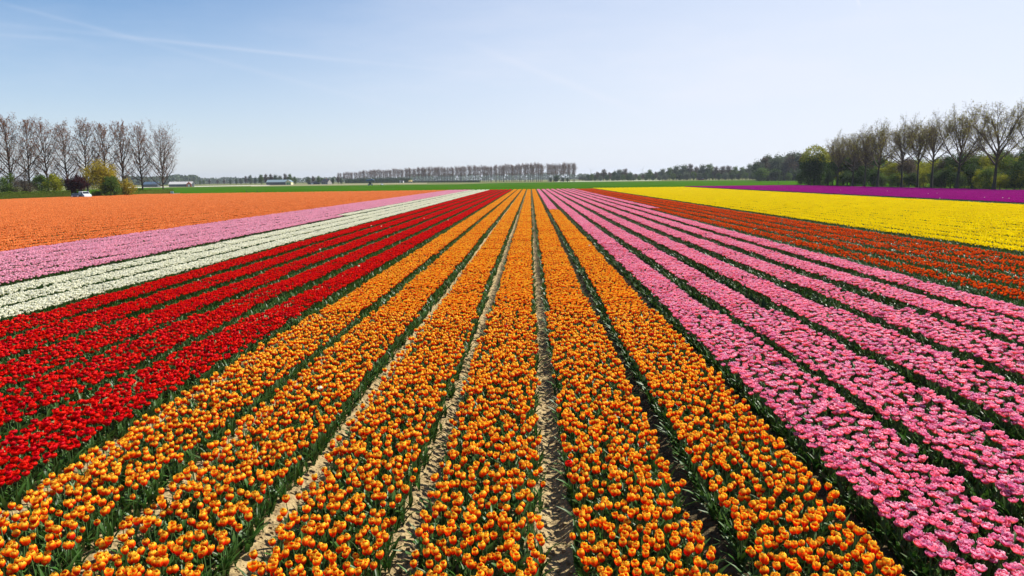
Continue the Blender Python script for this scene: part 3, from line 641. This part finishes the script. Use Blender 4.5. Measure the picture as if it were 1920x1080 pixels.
garden(40, 258, 232, 2.6, 4.2, M_fdark, 1680, 0.26, 'low dark bush at the foot of the second last poplar', 'dark_bush', base=0, clumps=12)
garden(41, 283, 236, 2.5, 3.4, M_fdark, 1440, 0.26, 'low dark bush between the last two poplars', 'dark_bush', base=0, clumps=12)
garden(42, 312, 238, 2.2, 6.0, M_fgreen, 2160, 0.26, 'low green bush at the foot of the last poplar', 'green_bush', base=0, clumps=14)

def hedge(name, a, b, h, w, m, label, n, size=.16, cat='hedge'):
    a, b = Vector(a), Vector(b); L = (b - a).length; r = np.random.default_rng(int(L * 10)); g, c = G(), G()
    x = r.random(n) * L; f = r.integers(0, 4, n); y = np.where(f == 0, -w / 2, np.where(f == 1, w / 2, r.uniform(-w / 2, w / 2, n))) + r.normal(0, .05, n)
    z = np.where(f >= 2, h, r.uniform(.05, h, n)) + r.normal(0, .06, n) + .10 * np.sin(x * 1.7)
    bits(g, np.stack([x, y, z], 1), size, size * .8, r)
    e = link(name, None, None, (a.x, a.y, -.03), (0, 0, math.atan2(b.y - a.y, b.x - a.x))); tag(e, label, cat)
    link('foliage', g.mesh('foliage', m), e)
    c.add(np.array([[0, -.4, 0], [L, -.4, 0], [L, .4, 0], [0, .4, 0], [0, -.4, .9], [L, -.4, .9], [L, .4, .9], [0, .4, .9]]) * np.array((1, w, h)), cq); link('branch_core', c.mesh('branch_core', M_fhedge, False), e); return e
hedge('clipped_hedge', at(-90, 158), at(129, 183), 1.95, 1.2, M_fhedge, 'clipped green hedge ending at the gap with the white van', 9000)
hedge('clipped_hedge', at(173, 190), at(322, 236), 1.7, 1.2, M_fhedge, 'clipped green hedge from the white van towards the last poplar', 9000)

# right wood edge: bare oaks in front, dense wood behind
oaks = [oak(51, 20, 1.0), oak(52, 20, .85), oak(53, 20, .95, .38), oak(54, 20, .75, .42)]
orow = [(1866, 158, 180, 0, 'largest bare spreading tree beside the purple field, vase shaped'), (1796, 172, 204, 1, 'bare tree with straight trunk next to the largest one'), (1748, 182, 218, 2, 'bare tree third from the largest spreading tree side'),
        (1721, 190, 222, 3, 'bare tree with upright limbs fourth counted from the largest one'), (1692, 197, 224, 2, 'bare tree fifth counted from the largest one'), (1646, 213, 232, 1, 'slender forked bare tree above a yellow green bush'),
        (1622, 221, 240, 3, 'bare tree just left of the slender forked one'), (1600, 229, 248, 0, 'dark bare tree near the ivy covered end of the wood'), (1571, 240, 250, 3, 'last thin bare tree before the ivy covered end of the wood'),
        (1940, 147, 190, 2, 'bare tree cut off by the picture edge, next to the largest one')]
for i, (px, Y, top, k, lb) in enumerate(orow):
    p = at(px, Y); hgt = (hor(px) - top) * Y / F + H0
    place(oaks[k], p.x, Y, hgt / 20.0 * (1.06 if i else 1.0), None, lb, 'bare trees along the purple field', 'tree')
for t in oaks: drop(t)
wood = [crowned(61, 14, 9, M_fbrown, 5200, .42, 'wood_tree', base=.1, clumps=30, up=.5), crowned(62, 14, 9, M_fdark, 5600, .44, 'wood_tree', base=.05, clumps=32), crowned(63, 13, 8, M_fyel, 4200, .38, 'wood_tree', base=.05, clumps=28),
        crowned(64, 13, 9, M_fgreen, 5200, .40, 'wood_tree', base=.0, clumps=32)]
for k, t in enumerate(wood): t['n'] = k
wl = {0: 'brown leafless tree in the dense wood behind the bare row', 1: 'dark green tree in the dense wood behind the bare row', 2: 'yellow green tree in the dense wood behind the bare row', 3: 'mid green tree in the dense wood behind the bare row'}
r = np.random.default_rng(5)
for i in range(80):
    px = 1515 + (1960 - 1515) * (i + r.random()) / 80; dep = 8 + 26 * r.random()
    d = at(px, 1.0).x; X_ = 106 + dep; Y = min(X_ / d, 262 + dep * .4); X_ = d * Y
    right = px > 1640
    k = r.choice(4, p=[.16, .12, .46, .26] if right else [.46, .34, .06, .14])
    s = r.uniform(.62, .86) if right else r.uniform(.78, 1.0)
    if k == 2: s *= .85
    place(wood[k], X_, Y, s, None, wl[k], 'wood behind the bare trees, %s ones' % wl[k].split(' tree')[0], 'tree')
for i in range(36):   # understorey
    px = 1500 + 460 * (i + r.random()) / 36; d = at(px, 1.0).x; X_ = 107 + 5 * r.random(); Y = min(X_ / d, 258); X_ = d * Y
    k = r.choice([1, 2, 3], p=[.36, .34, .30] if px > 1640 else [.75, .05, .2])
    place(wood[k], X_, Y, r.uniform(.38, .60), None, {1: 'dark green', 2: 'yellow green', 3: 'mid green'}[k] + ' bush at the foot of the bare trees', 'bushes at the foot of the bare trees, %d' % k, 'bush', sz=r.uniform(.28, .52))
ivy = crowned(66, 13.5, 11, M_fdark, 9000, .46, 'ivy_tree', base=0, clumps=44); p = at(1527, 250); ivy.location = (p.x, 250, 0); tag(ivy, 'rounded dark evergreen tree closing the near wood, yellow green on top', 'tree')
lg = G(); r2 = np.random.default_rng(67); a = unit(r2.normal(0, 1, (2600, 3))); a[:, 2] = np.abs(a[:, 2]); bits(lg, a * np.array((4.6, 4.6, 5.2)) + np.array((0, 0, 8.6)), .4, .28, r2, spread=.4); link('top_leaves', lg.mesh('top_leaves', M_fyel), ivy)  # extra layer of yellow green leaves over the upper crown
for t in wood: drop(t)

# distant woods: trees one can still tell apart
fwood = [crowned(71, 20, 14, M_fblue, 3000, 1.1, 'distant_tree', base=.05, clumps=64, trunk_r=.4), crowned(72, 20, 12, M_fgreen, 2600, 1.0, 'distant_tree', base=.05, clumps=56, trunk_r=.4),
         crowned(73, 20, 12, M_fbrown, 2800, .9, 'distant_tree', base=.12, clumps=56, up=.6, trunk_r=.4), crowned(74, 20, 10, M_fdark, 2600, 1.0, 'distant_tree', base=.0, clumps=56, trunk_r=.4)]
flab = ['grey green tree', 'fresh green tree', 'brown leafless tree', 'dark green tree']
def fartree(px, Y, top, k, where, group, dx=1.0):
    p = at(px, Y); h = (hor(px) - top) * Y / F + H0
    o = place(fwood[k], p.x, Y, h / 20.0 * dx, None, flab[k] + ' ' + where, group + ', ' + flab[k].split(' tree')[0], 'tree', sz=h / 20.0); return o
prof_pts = [(1092, 327), (1102, 326), (1110, 325), (1120, 321), (1132, 316), (1143, 322), (1152, 318), (1162, 316), (1172, 315), (1182, 320), (1192, 325), (1205, 326), (1218, 317), (1230, 321), (1242, 315), (1256, 313), (1268, 309), (1282, 307), (1294, 306), (1306, 311),
            (1318, 307), (1330, 306), (1342, 311), (1354, 310), (1366, 309), (1378, 311), (1392, 312), (1406, 306), (1416, 302)]
r = np.random.default_rng(9)
for px, top in prof_pts:
    Y = 1000 - (px - 1090) * .75 + r.uniform(-20, 20)
    fartree(px, Y, top, r.choice(4, p=[.42, .2, .23, .15]), 'in the far tree line beyond the green field', 'far tree line')
    fartree(px + 6, Y - 30, (top + hor(px) * 1.4) / 2.4, r.choice([0, 1, 3]), 'low in the far tree line beyond the green field', 'low far trees', 1.5)
    fartree(px - 5, Y + 60, top * .62 + hor(px) * .38 + r.uniform(-2, 2), r.choice([0, 2]), 'in the back of the far tree line', 'back of the far tree line', 1.5)
for i in range(26):
    px = 1418 + 95 * (i + r.random()) / 26; Y = 540 + r.uniform(0, 60); top = 292 - 7 * min(1, max(0, (px - 1430) / 40)) + r.uniform(-3, 9) + (8 if px < 1432 else 0)
    fartree(px, Y, top, r.choice(4, p=[.45, .15, .3, .1]), 'in the hazy wood beside the ivy covered one', 'hazy wood', .9)
    fartree(px, Y - 15, 318 + r.uniform(-6, 6), r.choice([0, 3, 1]), 'low in the hazy wood beside the ivy covered one', 'hazy wood low', 1.5)
for px, top in [(452, 333), (461, 329), (470, 327), (479, 330), (490, 326), (499, 325), (508, 325), (517, 326), (526, 328), (536, 324), (545, 325), (553, 330), (578, 330), (588, 329), (597, 329), (604, 332), (624, 331), (634, 330), (640, 333), (420, 335), (408, 336), (432, 334), (443, 333), (382, 337), (393, 336), (375, 338)]:
    Y = (880 if px > 482 else 1250) + r.uniform(0, 60)
    fartree(px, Y, top, r.choice(4, p=[.35, .15, .35, .15]), 'around the far farm buildings' if px > 482 else 'in the misty tree line left of the far farm', 'farm trees' if px > 482 else 'misty trees left of the farm', .8)

# distant avenue of poplars
M_ave = leafy_mat('avenue_catkin', [(0, (.11, .055, .04)), (.6, (.20, .105, .07)), (1, (.17, .14, .06))], 'R', .25, .8, .1, .4)
def far_poplar(seed):
    r = np.random.default_rng(seed); tg, bg_, lg = G(), G(), G()
    tP, tR = trunk_line(24, .42, 5, r, .012); tubes(tg, tP, tR, 5)
    bP, bR = spawn(tP, tR, 22, .36, .97, lambda t: rad(50 - 26 * t), lambda t: 24 * (.17 + .19 * max(0, 1 - abs(t - .62) / .5)), 4, .8, .2, .022, r, .05, True); tubes(bg_, bP, bR, 3)
    cP, cR = spawn(bP, bR, 12, .15, 1.0, rad(42), lambda t: .4, 2, .3, .2, .016, r, .045); tubes(bg_, cP, cR, 3)
    k = r.integers(0, len(cP), 1700); bits(lg, cP[k, -1], .6, .32, r, spread=.45, up=.7)
    return make_tree('avenue_poplar', tg, bg_, lg, M_ave, leaf_name='catkins', norm=24)
fps = [far_poplar(81), far_poplar(82), far_poplar(83)]
def avenue_top(px): return np.interp(px, [640, 660, 700, 760, 820, 880, 930, 980, 1010, 1040, 1078], [322, 320, 317, 314, 312, 309.5, 309, 305, 304, 305, 305])
px = 1074.0; i = 0; r = np.random.default_rng(12)
while px > 636:
    dY = 820 + (1074 - px) * .95; top = avenue_top(px) + r.uniform(-1, 1.6)
    if not 1016.5 < px < 1021:
        for s in (0, 1):
            p = at(px + s * 3 + r.normal(0, .7), dY + s * 22); h = (hor(px) - top) * dY / F + H0
            place(fps[r.integers(3)], p.x, p.y, h / 24.0, None, 'leafless brown poplar in the far avenue beyond the green field', 'poplars of the far avenue', 'tree')
    px -= 7.6 + r.normal(0, .8); i += 1
for t in fps: drop(t)
for px, top, w in ((1043, 327, 1.6), (1055, 331, 1.4), (1032, 332, 1.2), (1064, 332, 1.3)):
    fartree(px, 800, top, 3, 'bush under the end of the far avenue', 'bushes under the avenue', w)
for t in fwood: drop(t)
hedge('far_hedge', at(648, 1240), at(770, 1160), 7.5, 4.0, M_fdark, 'tall dark hedge at the foot of the far avenue', 4500, 1.0)
hedge('far_hedge', at(775, 1150), at(900, 1010), 2.4, 3.0, M_fblue, 'low hedge along the middle of the far avenue', 2600, 1.1)

# far wooded rises on the horizon, one mass
g = G(); r = np.random.default_rng(15); lump_u = np.linspace(0, 2 * math.pi, 7)
def wood_mass(x0, x1, Y, top_fn, n):
    P = []
    for i in range(n):
        px = r.uniform(x0, x1); y = Y * r.uniform(.96, 1.1); p = at(px, y); h = (hor(px) - top_fn(px)) * Y / F + H0
        k = 26; q = unit(r.normal(0, 1, (k, 3))); q[:, 2] = np.abs(q[:, 2]); P.append(np.array((p.x, y, 0)) + q * np.array((12, 12, h)) * r.uniform(.75, 1.0))
    bits(g, np.concatenate(P), 7.0, 5.0, r, spread=1.0)
wood_mass(236, 372, 1700, lambda x: 329.5 + 1.5 * math.sin(x * .05), 160)
wood_mass(372, 520, 2300, lambda x: 333 + 1.2 * math.sin(x * .07), 130)
wood_mass(520, 760, 2400, lambda x: 333.5 - (x - 520) * .008, 140)
wood_mass(-60, 240, 1500, lambda x: 338 + 2 * math.sin(x * .04), 150)
wood_mass(1074, 1240, 2300, lambda x: 325.5 + 1.0 * math.sin(x * .06), 110)
wood_mass(760, 1080, 2600, lambda x: 326.5 - (x - 760) * .010, 220)
tag(link('far_wood', g.mesh('far_wood', M_fblue)), 'far wooded rises fading to blue along the horizon', 'wood', kind='stuff')

# ------------------------------------------------------------------ buildings, vehicles and small things
def box_g(x0, x1, y0, y1, z0, z1):
    v = np.array([(x, y, z) for z in (z0, z1) for (x, y) in ((x0, y0), (x1, y0), (x1, y1), (x0, y1))], float)
    return G().add(v, [[3, 2, 1, 0], [4, 5, 6, 7], [0, 1, 5, 4], [1, 2, 6, 5], [2, 3, 7, 6], [3, 0, 4, 7]])
def part(name, parent, m, *gs, smooth=False):
    g = G()
    for q in gs: V, Q, C, Mx = q.arrays(); g.add(V, Q, C, Mx)
    return link(name, g.mesh(name, m, smooth), parent)
def pyd(name, parent, m, verts, faces):
    me = bpy.data.meshes.new(name); me.from_pydata(verts, [], faces); me.materials.append(m); me.update(); return link(name, me, parent)
def gable(e, L, w, hw, hr, mw, mr, over=.4):
    """walls with gable ends along x, and two roof slopes with thickness"""
    y = w / 2
    pyd('wall', e, mw, [(0, -y, 0), (L, -y, 0), (L, y, 0), (0, y, 0), (0, -y, hw), (L, -y, hw), (L, y, hw), (0, y, hw), (0, 0, hr), (L, 0, hr)], [(0, 1, 5, 4), (2, 3, 7, 6), (1, 2, 6, 9, 5), (3, 0, 4, 8, 7)])
    sl = (hr - hw) / y; o = over; zb = hw - sl * o
    for s in (-1, 1):
        a = [(-o, s * (y + o), zb + .08), (L + o, s * (y + o), zb + .08), (L + o, 0, hr + .08), (-o, 0, hr + .08)]; b = [(p[0], p[1], p[2] + .22) for p in a]
        f = [(0, 1, 2, 3), (7, 6, 5, 4), (0, 4, 5, 1), (1, 5, 6, 2), (2, 6, 7, 3), (3, 7, 4, 0)]; pyd('roof_slope', e, mr, a + b, f if s < 0 else [tuple(reversed(q)) for q in f])
M_white, M_cream, M_dark, M_steel, M_brick = plain('white_paint', (.78, .78, .76)), plain('cream_paint', (.62, .60, .36)), plain('dark_cladding', (.035, .05, .055)), plain('steel_roof', (.17, .23, .26), .8, spec=.15), plain('red_brick', (.42, .12, .06))
M_wroof, M_green, M_glass, M_rub, M_tile, M_blue, M_yel = plain('white_roof_sheet', (.42, .41, .40), .9, spec=.1), plain('green_door_paint', (.10, .28, .08)), plain('dark_glass', (.02, .025, .03), .12, spec=.6), plain('rubber', (.018, .018, .018), .8), plain('dark_roof_tile', (.05, .045, .045)), plain('blue_grey_canopy', (.06, .10, .15)), plain('straw_roof', (.62, .46, .16))
M_carp, M_vanp = plain('dark_car_paint', (.03, .03, .035), .25, spec=.6), plain('van_white_paint', (.80, .80, .80), .25, spec=.6, var=.03)
M_lamp = plain('lamp_glass', (.75, .75, .72), .1, spec=.6)

# barn with white roof and brick front
p = at(319, 700); e = link('barn', None, None, (p.x, p.y, 0), (0, 0, rad(10))); tag(e, 'long low barn with white roof and red brick gable behind the pale strip', 'barn')
gable(e, 22, 9, 2.6, 4.9, M_dark, M_wroof)
pyd('brick_gable', e, M_brick, [(17.0, -5.0, 0), (22.0, -5.0, 0), (22.0, -5.0, 2.6), (19.5, -5.0, 5.0), (17.0, -5.0, 2.6), (17.0, -4.2, 0), (22.0, -4.2, 0), (22.0, -4.2, 2.6), (19.5, -4.2, 5.0), (17.0, -4.2, 2.6)], [(0, 1, 2, 3, 4), (9, 8, 7, 6, 5), (1, 6, 7, 2), (2, 7, 8, 3), (3, 8, 9, 4), (4, 9, 5, 0)])
part('door', e, M_white, box_g(18.6, 20.4, -5.08, -4.98, 0, 2.2))
p = at(271, 700); e = link('shed', None, None, (p.x, p.y, 0), (0, 0, rad(8))); tag(e, 'dark blue grey shed seen between the last two poplars', 'shed'); gable(e, 14, 8, 2.8, 5.0, M_dark, M_blue)
# farm: long shed with steel roof and a cream gable with green doors
p = at(502, 880); e = link('farm_shed', None, None, (p.x, p.y, 0), (0, 0, rad(4))); tag(e, 'long dark farm shed with blue grey steel roof', 'farm shed'); gable(e, 25, 10, 3.4, 6.2, M_dark, M_steel)
for k in range(4): part('roof_light', e, M_glass, box_g(2.5 + 6 * k, 3.1 + 6 * k, -5.1, -5.02, 1, 2.6))
p = at(540.5, 868); e = link('farm_barn', None, None, (p.x, p.y + 8, 0), (0, 0, rad(-88))); tag(e, 'small cream gabled barn with green doors beside the long shed', 'barn'); gable(e, 9, 7, 3.6, 6.0, M_cream, M_steel)
for s in (-1.25, 1.25): part('door', e, M_green, box_g(9.0, 9.1, s - 1.05, s + 1.05, 0, 3.0))
p = at(606, 900); e = link('farmhouse', None, None, (p.x, p.y, 0), (0, 0, rad(-25))); tag(e, 'small farmhouse with dark roof catching the light', 'house'); gable(e, 11, 8, 2.8, 6.4, plain('grey_render', (.28, .27, .25)), M_tile)
for k in range(3): part('window', e, M_glass, box_g(1.8 + 3 * k, 3.0 + 3 * k, -4.08, -3.99, 1.0, 2.2))
part('chimney', e, M_brick, box_g(5.2, 5.9, -.35, .35, 6.2, 7.4))
p = at(578, 905); e = link('open_shed', None, None, (p.x, p.y, 0), (0, 0, rad(3))); tag(e, 'low dark open shed left of the farmhouse', 'shed'); gable(e, 15, 7, 2.2, 3.4, M_dark, M_tile)
part('door', e, M_white, box_g(4.2, 7.4, -3.6, -3.51, 0, 1.9))
p = at(749.5, 1150); e = link('hut', None, None, (p.x, p.y, 0), (0, 0, 0)); tag(e, 'small white hut below the far avenue', 'hut'); gable(e, 6.4, 5, 2.6, 4.0, M_white, M_tile); part('door', e, M_dark, box_g(3.0, 4.4, -2.6, -2.51, 0, 2.1))
p = at(767, 1150); e = link('hut', None, None, (p.x, p.y, 0), (0, 0, 0)); tag(e, 'small hut with straw yellow roof right of the white hut', 'hut'); gable(e, 5.2, 5, 1.6, 3.6, M_dark, M_yel)
p = at(1125, 1000); e = link('hut', None, None, (p.x, p.y, 0), (0, 0, 0)); tag(e, 'tiny white house before the far tree line', 'house'); gable(e, 3.4, 4, 2.8, 4.4, M_white, M_wroof)
p = at(1309, 830); e = link('house', None, None, (p.x, p.y, 0), (0, 0, rad(5))); tag(e, 'low house with grey roof tucked into the far tree line', 'house'); gable(e, 6.5, 6, 1.6, 3.9, M_brick, M_wroof)

def wheel_g(r_, w, n=14):
    a = np.arange(n + 1) * 2 * math.pi / n; prof = [(0, -w / 2), (r_ * .9, -w / 2), (r_, -w / 2 * .6), (r_, w / 2 * .6), (r_ * .9, w / 2), (0, w / 2)]
    V = np.array([[(q * math.cos(t), yy, q * math.sin(t)) for t in a] for q, yy in prof]).reshape(-1, 3); return G().add(V, gridq(n, len(prof) - 1))
def vehicle(name, label, cat, loc, rz, prof, w, paint, wins, wheels, wr, lamps, scl=1.0):
    """side profile (x forward) with tumblehome, windows set proud of the body, wheels with rims, lamps"""
    e = link(name, None, None, loc, (0, 0, rz), (scl,) * 3); tag(e, label, cat)
    me = bpy.data.meshes.new('body'); n = len(prof); zmax = max(z for _, z in prof); v = []
    for s, k in ((-1, 1), (1, 1)):
        for x, z in prof: v.append((x, s * w / 2 * (1 - .12 * max(0, z - .95) / (zmax - .95 + 1e-6)), z))
    f = [tuple(range(n))[::-1], tuple(range(n, 2 * n))] + [(i, (i + 1) % n, n + (i + 1) % n, n + i) for i in range(n)]
    me.from_pydata(v, [], f); me.materials.append(paint); b = link('body', me, e); md = b.modifiers.new('edge', 'BEVEL'); md.width = .06; md.segments = 2; md.limit_method = 'ANGLE'
    tum = lambda z: w / 2 * (1 - .12 * max(0, z - .95) / (zmax - .95 + 1e-6)) + .012
    for q in wins['side']:
        for s in (-1, 1): pyd('side_window', e, M_glass, [(x, s * tum(z), z) for x, z in q] + [(x, s * (tum(z) - .05), z) for x, z in q], [tuple(range(len(q))), tuple(range(2 * len(q) - 1, len(q) - 1, -1))])
    (x0, z0), (x1, z1) = wins['front']; nx, nz_ = (z0 - z1), (x1 - x0); ln = math.hypot(nx, nz_); nx, nz_ = -nx / ln * .015, nz_ / ln * .015
    nx, nz_ = (abs(nx), abs(nz_))
    pyd('windscreen', e, M_glass, [(x0 + nx, -tum(z0) + .10, z0 + nz_), (x0 + nx, tum(z0) - .10, z0 + nz_), (x1 + nx, tum(z1) - .10, z1 + nz_), (x1 + nx, -tum(z1) + .10, z1 + nz_)], [(0, 1, 2, 3)])
    for x in wheels:
        for s in (-1, 1):
            wo_ = link('wheel', wheel_g(wr, .2).mesh('wheel', M_rub), e, (x, s * (w / 2 - .08), wr)); link('rim', wheel_g(wr * .6, .03).mesh('rim', M_steel), wo_, (0, s * .105, 0))
    for (x, z) in lamps:
        for s in (-1, 1): part('headlight', e, M_lamp, box_g(x - .05, x + .03, s * (w / 2 - .25) - .16, s * (w / 2 - .25) + .16, z - .09, z + .09))
    return e
p = at(157, 181)
vehicle('delivery_van', 'small white delivery van in the gap between the two hedges', 'van', (p.x, p.y, 0), rad(-38), [(-2.1, .32), (-2.12, 1.0), (-2.02, 1.78), (-1.8, 1.86), (.45, 1.84), (1.30, 1.18), (2.02, .98), (2.14, .62), (2.1, .30)], 1.8, M_vanp,
        {'side': [[(.0, 1.12), (1.1, 1.14), (.46, 1.64), (.0, 1.66)]], 'front': ((1.24, 1.23), (.52, 1.78))}, (-1.35, 1.35), .32, [(2.08, .78)])
p = at(139, 179)
vehicle('parked_car', 'dark parked car in the hedge gap left of the white van', 'car', (p.x, p.y, 0), rad(-60), [(-2.0, .30), (-2.05, .85), (-1.5, .95), (-1.0, 1.42), (.2, 1.44), (.95, .98), (1.9, .85), (2.05, .55), (2.0, .28)], 1.75, M_carp,
        {'side': [[(-1.0, .98), (.75, 1.0), (.18, 1.36), (-.85, 1.36)]], 'front': ((.9, 1.02), (.24, 1.41))}, (-1.3, 1.3), .31, [(2.0, .68)])
p = at(716, 560)
vehicle('parked_car', 'small silver white car standing right of the roofed field cart', 'car', (p.x, p.y, 0), rad(-70), [(-1.9, .30), (-1.95, .9), (-1.6, 1.0), (-1.2, 1.5), (.2, 1.5), (.9, 1.0), (1.8, .88), (1.95, .55), (1.9, .28)], 1.75, M_vanp,
        {'side': [[(-1.1, 1.0), (.7, 1.02), (.18, 1.42), (-1.0, 1.42)]], 'front': ((.86, 1.04), (.24, 1.46))}, (-1.2, 1.2), .31, [(1.9, .68)])

# roofed field cart on the green field
p = at(694, 545); e = link('field_cart', None, None, (p.x, p.y, 0), (0, 0, rad(12))); tag(e, 'dark field cart under a wide slanted blue grey canopy', 'cart')
pyd('canopy', e, M_blue, [(-3.4, -1.6, 3.6), (3.4, -1.6, 4.1), (3.4, 1.6, 4.5), (-3.4, 1.6, 4.0), (-3.0, -1.4, 4.4), (1.6, -1.4, 5.2), (1.6, 1.4, 5.4), (-3.0, 1.4, 4.6)], [(0, 1, 2, 3), (7, 6, 5, 4), (0, 4, 5, 1), (1, 5, 6, 2), (2, 6, 7, 3), (3, 7, 4, 0)])
part('chassis', e, M_dark, box_g(-1.8, 1.8, -.9, .9, .7, 1.3)); part('cab', e, M_dark, box_g(-1.0, .8, -.8, .8, 1.3, 2.9)); part('cab_window', e, M_glass, box_g(-.8, .6, -.84, -.79, 2.0, 2.7))
for x in (-1.7, 1.7):
    for y in (-.8, .8): part('post', e, M_steel, box_g(x - .06, x + .06, y - .06, y + .06, 1.3, 4.2))
for x in (-1.2, 1.2):
    for y in (-.95, .95): w_ = link('wheel', wheel_g(.7, .35).mesh('wheel', M_rub), e, (x, y, .7)); link('rim', wheel_g(.35, .05).mesh('rim', M_white), w_, (0, .2 if y > 0 else -.2, 0))

M_wood = plain('weathered_wood', (.07, .055, .045), .9)
def post(px, Y, h, label):
    p = at(px, Y); a = np.arange(7) * math.pi / 3; prof = [(.09, 0), (.085, h), (.05, h + .04), (.0, h + .04)]
    V = np.array([[(q * math.cos(t), q * math.sin(t), z) for t in a] for q, z in prof]).reshape(-1, 3)
    o = link('wooden_post', G().add(V, gridq(6, 3)).mesh('wooden_post', M_wood, False), None, (p.x, p.y, -.05)); tag(o, label, 'post')
post(461, 231, 1.15, 'dark wooden post at the tulip edge, left one of a pair'); post(481, 231, 1.25, 'dark wooden post at the tulip edge, right one of a pair'); post(1460, 300, 1.2, 'lone dark post in the green field before the hazy wood'); post(947, 560, 1.4, 'lone dark post in the green field before the far avenue')
p = at(321, 233); e = link('field_pump', None, None, (p.x, p.y, -.05), (0, 0, .4)); tag(e, 'pale blue field pump lying by the hedge end', 'pump')
part('tank', e, plain('pale_blue_paint', (.45, .60, .66), .4), box_g(-.5, .5, -.35, .35, .25, 1.05)); part('pipe', e, M_white, box_g(.5, 2.4, -.06, .06, .3, .42)); part('skid', e, M_dark, box_g(-.6, .6, -.4, .4, 0, .24))

def turbine(px, Y, top, rr, rot, label):
    p = at(px, Y); h = (hor(px) - top) * Y / F + H0; e = link('wind_turbine', None, None, (p.x, p.y, 0)); tag(e, label, 'wind turbine')
    g = G(); tubes(g, np.array([[(0, 0, 0), (0, 0, h * .5), (0, 0, h)]], float), np.array([[1.3, 1.0, .7]]), 8); link('tower', g.mesh('tower', M_white), e)
    part('nacelle', e, M_white, box_g(-.9, .9, -1.6, 2.4, h - .8, h + .9))
    for k in range(3):
        a = rot + k * 2.0944; g = G(); d = np.array((math.sin(a), 0, math.cos(a))); s = np.linspace(0, 1, 4)[:, None]
        tubes(g, (np.array((0, -2.0, h)) + d * rr * s)[None], np.array([[.7, .6, .4, .12]]), 5); link('blade', g.mesh('blade', M_white), e)
turbine(1205, 2900, 318, 20, .3, 'faint white wind turbine above the far tree line'); turbine(1108, 3000, 319, 18, 1.3, 'faint white wind turbine beside the end of the avenue')

# ------------------------------------------------------------------ air
HAZE = 0.00009
m, n_, l_ = mat('haze_air'); pv = n_.new('ShaderNodeVolumePrincipled'); pv.inputs['Density'].default_value = HAZE; pv.inputs['Color'].default_value = (.82, .90, 1.0, 1); pv.inputs['Anisotropy'].default_value = .3
o_ = n_.new('ShaderNodeOutputMaterial'); l_(pv.outputs[0], o_.inputs['Volume'])
if HAZE:
    hb = link('haze', box_g(-7000, 7000, -4000, 7000, -1.2, 85).mesh('haze', m, False)); tag(hb, 'thin blue haze over the whole plain', 'haze', kind='stuff')
